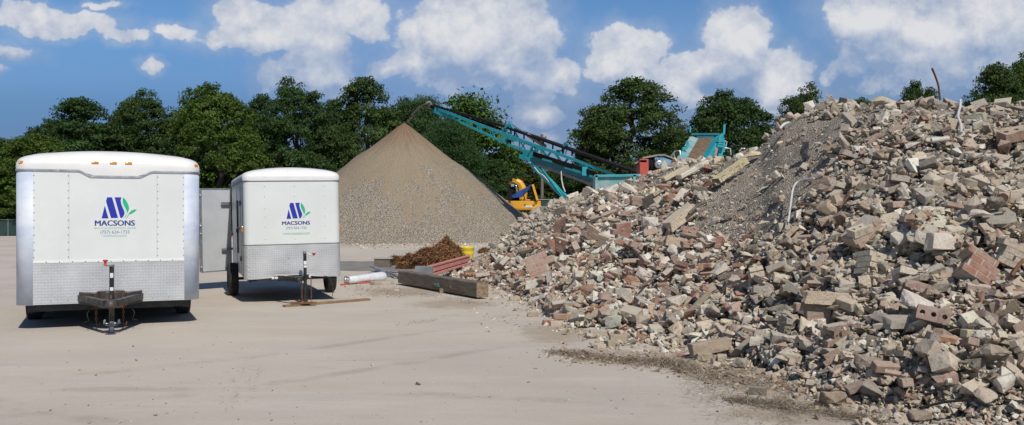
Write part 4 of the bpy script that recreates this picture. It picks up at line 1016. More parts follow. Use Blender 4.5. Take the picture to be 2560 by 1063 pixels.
# stray bricks on the yard at the outer foot
for k, (px, py, w, tn, sh, yaw) in enumerate([(1392, 812, 30, 'beige', 'broken half', 0), (1375, 806, 36, 'red', 'solid', 8), (1495, 838, 44, 'beige', 'fat', 4), (1478, 830, 32, 'pale', 'fat', 60), (1545, 850, 44, 'dusty brown', 'fat', 3), (1527, 862, 34, 'dusty brown', 'broken half', 20), (1500, 866, 32, 'beige', 'solid', 40),
                                      (1330, 788, 20, 'dusty brown', 'broken half', 10), (1895, 980, 44, 'dark grey', 'fat', -20), (1700, 858, 34, 'dusty brown', 'fat', 10), (1760, 895, 40, 'dusty brown', 'fat', 5), (1805, 897, 32, 'beige', 'broken half', 80), (1285, 748, 20, 'beige', 'broken half', 15), (1240, 733, 18, 'dusty red', 'solid', 0)]):
    p = G(px, py+w*.15); s = w*p.y/FP/.2*(1.0 if sh != 'broken half' else 1.5)
    o = link('brick', pr.choice(BR[sh])); o.matrix_world = Matrix.Translation((p.x, p.y, .031*s*(1.45 if sh == 'fat' else 1))) @ Matrix.Rotation(R(yaw), 4, 'Z') @ Matrix.Scale(s, 4); o.color = (*tonejit(pr, tn), 1)
    ALL.append([o, px, py, 'brick', tn, sh, w, None, None])

# ---- labels that single each piece out
LM = [(a[8], *proj(a[0])) for a in ALL if a[8]]
LM += [('the pink beam', 1105, 668), ('the heavy timber beam', 1205, 740), ('the yellow drum', 1190, 645), ('the teal hopper', 1540, 460), ('the rusty rod', 2350, 245), ('the white strap', 1972, 500), ('the thin white hose', 2400, 290), ('the bare dirt slope', 1880, 480), ('the straw strip', 1640, 905)]
used = {}
def words_dir(dx, dy):
    a = math.degrees(math.atan2(-dy, dx)) % 360
    return ['right of', 'up and right of', 'above', 'up and left of', 'left of', 'down and left of', 'below', 'down and right of'][int((a+22.5)//45) % 8]
KW = {'concrete_chunk': 'concrete chunk', 'brick': 'brick', 'masonry_chunk': 'brickwork chunk'}
med = {k: sorted(a[6] for a in ALL if a[3] == k) for k in KW}
for a in ALL:
    o, px, py, kind, tone, shp, wpx, label, ref = a
    px, py = proj(o)
    if label: used[label] = 1; tag(o, label, {'concrete_chunk': 'concrete chunk', 'brick': 'brick', 'masonry_chunk': 'brickwork chunk'}[kind], 'named '+KW[kind]+'s' if 0 else KW[kind]+'s in the rubble heap'); continue
    m = med[kind]; sz = 'small' if wpx < m[len(m)//3] else 'large' if wpx > m[2*len(m)//3] else ''
    near = sorted(LM, key=lambda l: math.hypot(l[1]-px, l[2]-py))[:7]; ok = None
    sh = {'broken half': 'broken', 'fat': 'thick'}.get(shp, shp)
    for w_ in (('', sz) if sz else ('',)):
        for l in near:
            d = words_dir(px-l[1], py-l[2]); dist = math.hypot(px-l[1], py-l[2]); dd = ('close ' if d in ('above', 'below') else 'just ')if dist < 45 else ('well ' if dist > 130 else '')
            s = ' '.join(f'{w_} {tone} {sh} {KW[kind]} {dd}{d} {l[0]}'.replace('close ', 'just ').split())
            if s not in used and len(s.split()) <= 16: ok = s; break
        if ok: break
    s = ok or ' '.join(f'{sz} {tone} {sh} {KW[kind]} {words_dir(px-near[0][1], py-near[0][2])} {near[0][0]}'.split())
    used[s] = 1; tag(o, s, KW[kind], KW[kind]+'s in the rubble heap')
V, F, C = join(fragparts)
fr = link('rubble', mesh_np('rubble', V, F, [M_['frag']], C)); setting(fr, 'stuff', 'countless small fragments of concrete, stone and brick filling the heap')
# ------------------------------------------------------------------ crushed stone stockpile
def stockpile():
    cx, cy, H, Rb = -7.2, 61.5, 7.95, 10.15
    na, nr = 180, 90; V = []; 
    rs = np.linspace(0, 1, nr)**.9
    A, T = np.meshgrid(np.linspace(0, 2*np.pi, na, endpoint=False), rs)
    x = np.cos(A)*T*Rb; y = np.sin(A)*T*Rb
    z = H*(1-T)
    z = np.sqrt(z**2+.0)-.10*np.exp(-(T/.03)**2)
    foot = np.clip((T-.86)/.14, 0, 1); z = z+.18*foot*(1-foot)*1.2-(T > .995)*.05
    n = .16*vnoise(x, y, .35, 4)+.07*vnoise(x, y, 1.1, 5)+.20*vnoise(A*6/np.pi*3, T*1.2, 1., 8)*T**2+.05*vnoise(A*6/np.pi*9, T*2., 1., 3)*T**2
    z = z+n*np.clip(T*6, 0, 1)*np.clip((1-T)*8, 0, 1)
    # saddle to a lower shoulder on the right behind
    V = np.stack([x, y, z], -1).reshape(-1, 3)
    i = np.arange(nr-1)[:, None]*na+np.arange(na)[None]; j = np.arange(nr-1)[:, None]*na+(np.arange(na)[None]+1) % na
    F = np.stack([i, j, j+na, i+na], -1).reshape(-1, 4)
    m, nt, b = newmat('crushed_stone')
    v = nd(nt, 'ShaderNodeTexCoord').outputs['Object']; s = nd(nt, 'ShaderNodeSeparateXYZ', {0: v})
    hgt = mth(nt, 'DIVIDE', s.outputs[2], H)
    ang = mth(nt, 'ARCTAN2', s.outputs[0], mth(nt, 'MULTIPLY', s.outputs[1], -1.)); 
    st = nse(nt, nd(nt, 'ShaderNodeCombineXYZ', {0: mth(nt, 'MULTIPLY', ang, 7.), 1: mth(nt, 'MULTIPLY', s.outputs[2], .35), 2: 0.}).outputs[0], 2.2, 5., .6)
    big = nse(nt, v, .35, 4., .6)
    # coarse pale stone collects low down, brown fines stay in streaks and at the top
    k = mth(nt, 'ADD', mth(nt, 'ADD', mth(nt, 'MULTIPLY', hgt, 1.0), mth(nt, 'MULTIPLY', mth(nt, 'SUBTRACT', st, .5), 1.2)), mth(nt, 'MULTIPLY', mth(nt, 'SUBTRACT', big, .5), 1.7))
    fines = sstep(nt, k, .30, .58)
    vo = nd(nt, 'ShaderNodeTexVoronoi', {'Vector': v, 'Scale': 13.}); vo2 = nd(nt, 'ShaderNodeTexVoronoi', {'Vector': v, 'Scale': 27.})
    peb = mixc(nt, nd(nt, 'ShaderNodeSeparateColor', {0: vo.outputs['Color']}).outputs[0], (.30, .26, .205), (.52, .47, .395))
    peb = mixc(nt, sstep(nt, vo.outputs[0], .40, .62), peb, (.17, .145, .11))
    peb2 = mixc(nt, nd(nt, 'ShaderNodeSeparateColor', {0: vo2.outputs['Color']}).outputs[0], (.21, .165, .115), (.38, .325, .255))
    peb = mixc(nt, .25, peb, peb2)
    fc = mixc(nt, sstep(nt, nse(nt, v, 12., 5., .7), .3, .7), (.235, .185, .12), (.30, .243, .163))
    fc = mixc(nt, .35, fc, peb2)
    topc = mixc(nt, sstep(nt, mth(nt, 'ADD', hgt, mth(nt, 'MULTIPLY', mth(nt, 'SUBTRACT', st, .5), .6)), .68, .97), fc, (.20, .13, .085))
    c = mixc(nt, fines, peb, topc); nt.links.new(c, b.inputs['Base Color'])
    b.inputs['Roughness'].default_value = .95; b.inputs['Specular IOR Level'].default_value = .15
    h = mth(nt, 'ADD', mth(nt, 'MULTIPLY', vo.outputs[0], mth(nt, 'MULTIPLY_ADD', fines, .05, -.09)), mth(nt, 'MULTIPLY', nse(nt, v, 6., 6., .7), .06))
    nt.links.new(nd(nt, 'ShaderNodeBump', {'Strength': .8, 'Distance': 1., 'Height': h}).outputs[0], b.inputs['Normal'])
    o = link('gravel_pile', mesh_np('gravel_pile', V, F, [m], smooth=True)); o.location = (cx, cy, 0)
    tag(o, 'tall cone of crushed brown-grey gravel under the stacking conveyor', 'gravel pile')
    # stones rolled out round the foot
    rr_ = random.Random(9); VS = []; FS = []; CS = []; off = 0
    for _ in range(2600):
        a = rr_.uniform(-math.pi, 0); d = Rb*(1.0+abs(rr_.gauss(0, .03))-.02); s_ = rr_.uniform(.03, .09); V, F = FR[rr_.randrange(16)]
        Mx = np.array(rotm(rr_, .8)); VS.append((V*s_) @ Mx.T+np.array([cx+d*math.cos(a), cy+d*math.sin(a), s_*.3])); FS.append(F+off); off += len(V)
        CS.append(np.tile(tonejit(rr_, rr_.choice(['beige', 'grey', 'pale', 'dusty brown'])), (len(F), 1)))
    setting(link('gravel', mesh_np('gravel', np.concatenate(VS), np.concatenate(FS), [M_['frag']], np.concatenate(CS))), 'stuff', 'loose stones rolled out round the foot of the gravel pile')
stockpile()

# ------------------------------------------------------------------ brown straw mounds
def fibres(name, pts, L, w, cols, seed, curl=.6, flat_=.5, parent=None, nseg=3):
    """many thin bent blades; pts are (x, y, z, scale)"""
    rr_ = random.Random(seed); V = []; F = []; C = []; o = 0
    for (x, y, z, k) in pts:
        a = rr_.uniform(0, 2*math.pi); el = rr_.gauss(0, flat_); l = L*k*rr_.uniform(.5, 1.3)
        d = Vector((math.cos(a)*math.cos(el), math.sin(a)*math.cos(el), abs(math.sin(el))*1.)); sd_ = Vector((-d.y, d.x, rr_.uniform(-.5, .5))).normalized()
        bend = Vector((rr_.gauss(0, curl), rr_.gauss(0, curl), rr_.gauss(0, curl)-.25)); p = Vector((x, y, z)); c = cols[rr_.randrange(len(cols))]; c = [q*rr_.uniform(.8, 1.2) for q in c]
        for s in range(nseg+1):
            t = s/nseg; q = p+d*l*t+bend*l*t*t*.5; ww = w*k*(1-.5*t)
            V.append(q-sd_*ww); V.append(q+sd_*ww)
            if s: F.append((o+2*s-2, o+2*s-1, o+2*s+1, o+2*s)); C.append(c)
        o += 2*(nseg+1)
    m = M_['fibre']; me = mesh_np(name, np.array([v[:] for v in V]), np.array(F), [m], np.array(C)); return link(name, me, parent)
m, nt, b = newmat('dry_fibre'); nt.links.new(nd(nt, 'ShaderNodeVertexColor', layer_name='tone').outputs[0], b.inputs['Base Color']); b.inputs['Roughness'].default_value = .9; b.inputs['Specular IOR Level'].default_value = .15; M_['fibre'] = m
M_['strawbase'] = pm('matted_straw', (.16, .08, .038), (.23, .12, .055), 6., .95, bump=.06, bscale=14.)
BROWN = [(.34, .17, .08), (.25, .12, .058), (.42, .23, .115), (.17, .085, .042), (.30, .16, .085)]
def mound(name, lumps, label, seed):
    """lumps: (px centre, px bottom, half width px, height px)"""
    rr_ = random.Random(seed); b = MB(); pts = []
    Y = FP*EYE/(max(l[1] for l in lumps)-HY)
    t = empty(name, G(sum(l[0] for l in lumps)/len(lumps), max(l[1] for l in lumps)))
    org = t.location
    for (px, pb, hw, hh) in lumps:
        b = MB()
        p = G(px, pb); Yc = p.y+hw/FP*p.y*.7; rx = hw/FP*Yc; rz = hh/FP*Yc; c = Vector(((px-CX)/FP*Yc, Yc, 0))-org
        rows = []
        for i in range(13):
            th = math.pi/2*i/12; row = []
            for j in range(28):
                a = 2*math.pi*j/28; d = Vector((math.cos(a)*math.cos(th), math.sin(a)*math.cos(th), math.sin(th)))
                k = 1+.22*mnoise.noise(Vector((d.x*2.1+px*.1, d.y*2.1, d.z*2.1)))+.10*mnoise.noise(Vector((d.x*6, d.y*6+px, d.z*6)))
                row.append((c.x+d.x*rx*k, c.y+d.y*rx*.8*k, c.z+d.z*rz*k-.02))
            rows.append(row)
        b.sheet(rows, 0, True, True); b.build('straw_core', M_['strawbase'], t)
        for _ in range(int(5200*hw*hh/2000)+250):
            a = rr_.uniform(0, 2*math.pi); th = math.asin(rr_.random()); d = Vector((math.cos(a)*math.cos(th), math.sin(a)*math.cos(th), math.sin(th)))
            k = 1+.22*mnoise.noise(Vector((d.x*2.1+px*.1, d.y*2.1, d.z*2.1)))+.10*mnoise.noise(Vector((d.x*6, d.y*6+px, d.z*6)))
            pts.append((c.x+d.x*rx*k, c.y+d.y*rx*.8*k, c.z+d.z*rz*k*.98, 1))
    fibres('straw_strands', pts, .085, .011, BROWN, seed, parent=t, flat_=.18, curl=.9)
    tag(t, label, 'straw pile', 'brown straw piles'); return t
mound('straw_pile', [(1092, 674, 62, 56), (1114, 670, 44, 66), (1045, 672, 46, 36), (1016, 673, 24, 18), (1150, 668, 26, 30), (1068, 655, 12, 28)], 'big shaggy mound of reddish brown straw left of the yellow drum', 3)
mound('straw_pile', [(990, 664, 24, 22), (972, 664, 13, 14)], 'small round tuft of brown straw at the tip of the big mound', 4)
mound('straw_pile', [(1212, 634, 16, 14), (1226, 632, 9, 10)], 'low brown straw tuft behind the yellow drum', 5)

# ------------------------------------------------------------------ yellow drum
p = G(1165, 652); t = empty('plastic_drum', p); tag(t, 'yellow plastic drum with a wide screw lid between straw and rubble', 'drum')
k = p.y/FP*21
b = MB(); b.lathe([(.0005, 0), (k*.80, .0), (k*.86, k*.1), (k*.90, k*.9), (k*.93, k*1.0), (k*.90, k*1.1), (k*.90, k*1.25)], (0, 0, 0), 'z', 36); b.build('drum_body', M_['drum'], t)
b = MB(); z = k*1.18; b.lathe([(k*.93, z), (k*.96, z+k*.05), (k*.96, z+k*.2), (k*.98, z+k*.22), (k*.98, z+k*.34), (k*1.0, z+k*.38), (k*1.0, z+k*.46), (k*.96, z+k*.5), (k*.90, z+k*.50), (k*.88, z+k*.45), (.0005, z+k*.45)], (0, 0, 0), 'z', 36); b.build('drum_lid', M_['drum'], t)

# ------------------------------------------------------------------ beams and scrap by the foot of the heap
def beamobj(name, a, b_, w, h, mats, label, cat, bev=.012, rough=.0, roll=0., seed=1):
    """squared beam from a to b with worn edges"""
    a = Vector(a); b_ = Vector(b_); d = (b_-a); L = d.length; d.normalize(); x = d.cross(Vector((0, 0, 1))).normalized(); z = x.cross(d)
    if roll: q = Matrix.Rotation(roll, 3, d); x = q @ x; z = q @ z
    n = 26; rr_ = random.Random(seed); rows = []
    for i in range(n+1):
        c = a.lerp(b_, i/n); row = []
        for (u, v) in ((-1, -.9), (-.9, -1), (.9, -1), (1, -.9), (1, .9), (.9, 1), (-.9, 1), (-1, .9)):
            row.append(c+x*w/2*u*(1+rr_.uniform(-rough, rough))+z*h/2*v*(1+rr_.uniform(-rough, rough)))
        rows.append(row)
    m = MB(); m.sheet(rows, 0, False, True); m.raw(rows[0], [tuple(range(8))], 1); m.raw(rows[-1], [tuple(range(8))[::-1]], 1)
    M = Matrix((d, -x, z)).transposed().to_4x4(); M.translation = a          # local x runs along the beam
    inv = M.inverted(); o = m.build(name, mats, None, M=inv); o.matrix_world = M; tag(o, label, cat); return o
A = G(1008, 712); B_ = G(1206, 748); d_ = (B_-A).normalized(); A.z = .20; B_.z = .19
sc_ = B_.y/FP
bo = beamobj('timber_beam', A, B_, .27, .30, [M_['timber'], M_['timberend']], 'heavy weathered square timber beam lying at the tip of the rubble', 'beam', rough=.03)
q = bo.matrix_world.inverted()
def onface(px, py):       # point on the beam's near face
    cam_ = Vector((0, 0, EYE)); dv = P(px, py, 10)-cam_; n = Vector((d_.y, -d_.x, 0)).normalized(); p0 = A+n*.137
    t_ = (p0-cam_).dot(n)/dv.dot(n); return cam_+dv*t_+n*.004
b = MB()
for a_, c_ in (((1085, 710), (1098, 716)), ((1085, 710), (1097, 711)), ((1087, 714), (1094, 716))): b.tube([q @ onface(*a_), q @ onface(*c_)], .008, 5)
b.build('paint_mark', M_['textgreen'], bo)
b = MB(); b.tube([q @ onface(1126, 715), q @ onface(1128, 721), q @ onface(1138, 725), q @ onface(1163, 728)], .010, 6); b.build('bent_nail', M_['rust'], bo)
# pieces of wood the beam rests on
for px, py, lb in ((1108, 733, 'small square wood block propping the timber beam'),):
    p = G(px, py); b = MB(); b.box((0, .05, .05), (.16, .14, .10)); o = b.build('wood_block', [M_['timberend']], bevel=.006); o.location = (p.x, p.y, 0); tag(o, lb, 'wood block')
# pink painted steel channel leaning on the heap
A2 = P(1062, 692, 23.5); B2 = P(1164, 648, 27.0)
A2.z = max(.3, A2.z)
t = empty('steel_beam', A2); tag(t, 'long faded pink-red beam leaning up onto the rubble beside the straw', 'beam')
d2 = B2-A2; x2 = d2.cross(Vector((0, 0, 1))).normalized(); z2 = x2.cross(d2).normalized()
b = MB(); b.bar(Vector((0, 0, 0)), d2, .26, .13); b.build('web', M_['pinkpaint'], t, bevel=.01)
b = MB(); b.bar(z2*-.12, d2+z2*-.12, .32, .06); b.bar(z2*.10+x2*.10, d2+z2*.10+x2*.10, .10, .05); b.build('flange', M_['pinkpaint'], t, bevel=.008)
b = MB(); b.bar(-d2.normalized()*.10-z2*.05, Vector((0, 0, 0))-d2.normalized()*.004-z2*.05, .46, .34); b.build('end_plate', M_['slate'], t, bevel=.006)
# old plank and thin board under the small trailer's tongue
beamobj('wood_plank', G(710, 768)+Vector((0, 0, .02)), G(922, 751)+Vector((0, 0, .022)), .12, .038, [M_['plank'], M_['timberend']], 'long thin brown wooden plank lying under the small trailer tongue', 'plank', rough=.05)
beamobj('wood_plank', G(728, 765)+Vector((0, -.05, .06)), G(793, 764)+Vector((0, -.05, .06)), .09, .03, [M_['rust'], M_['timberend']], 'short dark board on top of the plank at the jack foot', 'plank', rough=.05)
# white plastic wrapped roll
p0, p1 = G(872, 712), G(958, 703); Rr = .115
t = empty('plastic_roll', p0); tag(t, 'white plastic wrapped roll lying on the yard between trailer and rubble', 'roll')
b = MB(); d_r = p1-p0; pts = [Vector((0, 0, Rr))+d_r*u for u in (0, .02, .25, .5, .75, .97, 1.)]; b.tube(pts, [.07, .095, .10, .115, .13, .135, .12], 18); o = b.build('plastic_wrap', M_['plastic'], t)
b = MB(); b.tube([Vector((-.10, 0, Rr)), Vector((.02, 0, Rr))], .08, 16); b.lathe([(.085, -.11), (.095, -.09), (.095, -.06), (.085, -.05)], (0, 0, Rr), 'x', 16); b.build('roll_core', M_['zinc'], t)
def hose(name, pts, r_, mat, label, cat, group=None, n=8):
    b = MB(); P_ = [Vector(p) for p in pts]; res = []
    for i in range(len(P_)-1):           # Catmull-Rom
        a, c = P_[max(i-1, 0)], P_[min(i+2, len(P_)-1)]
        for k in range(5):
            u = k/5; p, q = P_[i], P_[i+1]
            res.append(.5*((2*p)+(q-a)*u+(2*a-5*p+4*q-c)*u*u+(3*p-a-3*q+c)*u**3))
    res.append(P_[-1]); b.tube(res, r_, n); o = b.build(name, mat); tag(o, label, cat, group); return o
hose('red_hose', [G(852, 714)+Vector((0, 0, .02)), G(880, 711)+Vector((0, 0, .02)), G(915, 709)+Vector((0, 0, .02)), G(945, 706)+Vector((0, 0, .02))], .022, pm('red_rubber', (.55, .08, .06), None, rough=.5), 'thin red hose lying along the plastic wrapped roll', 'hose')
# sheet metal scrap
t = empty('metal_scrap', G(960, 690)); tag(t, 'crumpled pale galvanised frame and strips lying behind the plastic roll', 'scrap metal'); O = t.location
b = MB(); b.bar(P(932, 667, 28.)-O, G(975, 690)-O+Vector((0, 0, .05)), .12, .05); b.bar(G(975, 690)-O+Vector((0, 0, .05)), G(992, 697)-O+Vector((0, 0, .03)), .14, .03); b.build('bent_strip', M_['slate'], t)
b = MB(); b.bar(G(925, 685)-O+Vector((0, 0, .02)), G(1016, 682)-O+Vector((0, 0, .03)), .25, .02); b.bar(G(948, 692)-O+Vector((0, 0, .02)), G(1020, 694)-O+Vector((0, 0, .05)), .2, .02); b.bar(G(940, 679)-O+Vector((0, 0, .02)), G(1012, 690)-O+Vector((0, 0, .08)), .10, .03); b.build('flat_sheet', M_['slate'], t)
hose('reinforcing_bar', [P(965, 679, 26.0), P(990, 690, 25.), P(1006, 700, 24.3), P(1026, 706, 23.6)], .015, M_['rust'], 'thin rusty bar stuck through the far end of the timber beam', 'steel bar', 'rusty bars')
p = G(955, 712); b = MB(); b.lathe([(.0005, .09), (.22, .09), (.235, .075), (.235, .0)], (0, 0, 0), 'z', 9, smooth=False); o = b.build('concrete_disc', pm('disc_concrete', (.36, .31, .23), (.43, .38, .30), 6., .9, bump=.01)); o.location = (p.x, p.y, 0); o.scale = (1.3, 1, 1); tag(o, 'flat round concrete paver lying in front of the plastic roll', 'paver')
t = empty('wooden_box', G(955, 669)); tag(t, 'low weathered wooden box with pale lid beside the small straw tuft', 'box')
b = MB(); b.box((0, .25, .14), (.52, .5, .27)); b.build('box_body', M_['timber'], t, bevel=.01); b = MB(); b.box((-.02, .25, .295), (.66, .56, .03)); b.build('box_lid', pm('pale_board', (.45, .42, .36), (.38, .35, .3), 5., .8), t)
t = hose('plastic_strap', [P(*c_) for c_ in ((2035, 446, solve(2035, 446)[1]-.1), (2000, 452, solve(2000, 452)[1]-.12), (1984, 468, solve(1984, 468)[1]-.12), (1978, 500, solve(1978, 500)[1]-.12), (1974, 530, solve(1974, 530)[1]-.12), (1970, 556, solve(1970, 556)[1]-.1))], .016, M_['hosewhite'], 'white crumpled strap hanging down beside the bare dirt slope', 'strap')
hose('plastic_hose', [P(*c_) for c_ in ((2401, 250, solve(2401, 262)[1]-.05), (2400, 268, solve(2400, 270)[1]-.12), (2395, 290, solve(2395, 290)[1]-.14), (2402, 312, solve(2402, 312)[1]-.14), (2403, 332, solve(2403, 332)[1]-.08))], .020, M_['hosewhite'], 'thin white hose dangling over the crest of the heap', 'hose')
Yr = solve(2349, 252)[1]
hose('reinforcing_bar', [P(2330, 171, Yr-.2), P(2338, 190, Yr-.1), P(2346, 215, Yr), P(2350, 250, Yr+.05)], .017, M_['rust'], 'tall bent rusty rod rising from the crest into the sky', 'steel bar', 'rusty bars')
Yr = solve(1962, 318)[1]
hose('reinforcing_bar', [P(1940, 294, Yr-.3), P(1950, 307, Yr-.1), P(1960, 324, Yr)], .03, M_['timberend'], 'short pale stick leaning out of the left shoulder', 'stick', 'rusty bars')
hose('plastic_hose', [P(1950, 322, Yr-.25), P(1960, 311, Yr-.2), P(1972, 307, Yr)], .03, M_['hosewhite'], 'short curl of pale pipe by the stick on the left shoulder', 'hose')
# charred stump among the near rubble
Yr = solve(2490, 520)[1]; t = empty('burnt_stump', P(2488, 524, Yr-.15)); tag(t, 'charred splintered wooden stump with upright orange splinter', 'stump')
b = MB(); b.tube([(-.16, .05, -.12), (-.05, 0, 0), (.05, -.03, .10), (.10, -.02, .16)], [.10, .085, .07, .04], 9); b.build('charred_wood', pm('charred_wood', (.05, .028, .018), (.14, .06, .03), 9., .95, bump=.02), t)
b = MB(); b.tube([(.05, -.12, -.22), (.09, -.1, 0.), (.14, -.06, .20)], [.028, .02, .004], 5); b.tube([(-.02, -.05, .05), (-.0, -.03, .22)], [.012, .003], 4); b.tube([(.06, 0, .08), (.04, .02, .25)], [.012, .003], 4); b.build('splinter', M_['plank'], t)
# sticks, bars and wires caught in the heap
for k, (xa, ya, xb, yb, r_, m_, lb, ct) in enumerate([
    (1992, 513, 2042, 517, .016, 'plank', 'short yellowish board lying level beside the white strap', 'board'), (1762, 505, 1722, 535, .030, 'timber', 'dark split batten on the pale slope right of the brickwork under the hopper', 'batten'),
    (2530, 690, 2560, 650, .02, 'rust', 'rusty bar poking out at the right end of the near slope', 'steel bar'), (1500, 640, 1530, 605, .014, 'rust', 'thin rusty bar leaning in the lower pale slope', 'steel bar'),
    (1905, 700, 1962, 668, .022, 'plank', 'brown splintered stick lying on the near slope left of the pinkish brickwork', 'stick'), (2300, 1020, 2420, 1000, .012, 'belt', 'black cable end trailing at the near foot of the heap', 'cable'),
    (2100, 520, 2140, 470, .012, 'rust', 'bent thin rusty wire standing in the middle of the upper slope', 'wire'), (1650, 690, 1600, 720, .02, 'timber', 'grey weathered stick lying above the upright pale slab', 'stick'),
    (2395, 770, 2440, 790, .012, 'rust', 'short rusty bar beside the clean white block', 'steel bar'), (1455, 700, 1475, 660, .016, 'plank', 'thin tan lath standing among bricks on the lower left slope', 'lath')]):
    pa, pb_ = solve(xa, ya), solve(xb, yb); mid = P((xa+xb)/2, (ya+yb)/2-4, (pa[1]+pb_[1])/2-.22)
    hose({'board': 'wood_board', 'batten': 'wood_batten', 'steel bar': 'reinforcing_bar', 'stick': 'wood_stick', 'cable': 'cable', 'wire': 'steel_wire', 'lath': 'wood_lath'}[ct], [P(xa, ya, pa[1]-.2), mid, P(xb, yb, pb_[1]-.24)], r_, M_[m_], lb, ct, n=6)
# yellow foam strip lying on the ridge, pipe piece
Yr = solve(1835, 410)[1]
beamobj('foam_strip', P(1790, 452, solve(1790, 452)[1]-.2), P(1862, 402, solve(1862, 404)[1]-.15), .22, .10, [pm('yellow_insulation', (.62, .54, .30), (.55, .48, .33), 6., .9, bump=.03), M_['timberend']], 'long yellowish crumbly strip draped over the ridge right of the machine', 'strip', rough=.2)
Yr = solve(2345, 358)[1]; b = MB(); b.tube([(-.12, 0, 0), (.12, .0, .03)], .035, 14); o = b.build('pipe_piece', pm('pale_clay_pipe', (.55, .53, .48), (.46, .44, .39), 6., .7)); o.location = P(2350, 352, Yr-.1); tag(o, 'short pale round pipe lying on the upper slope', 'pipe')
b = MB()
rws = [[(-.06+i*.04+.03*math.sin(j*1.7), .05*math.sin(j*2+i*2), .16-j*.06+.03*math.sin(i*3+j)) for i in range(4)] for j in range(6)]; b.sheet(rws, 0, True); rws2 = [[(x+.01, y+.03, z) for x, y, z in r_] for r_ in rws]; b.sheet(rws2, 0, True)
o = b.build('black_rag', pm('dark_rag', (.03, .03, .035), (.05, .05, .055), 5., .8)); Yr = solve(2012, 375)[1]; o.location = P(2012, 378, Yr-.12); tag(o, 'torn black rag hanging between stones on the left shoulder', 'rag')

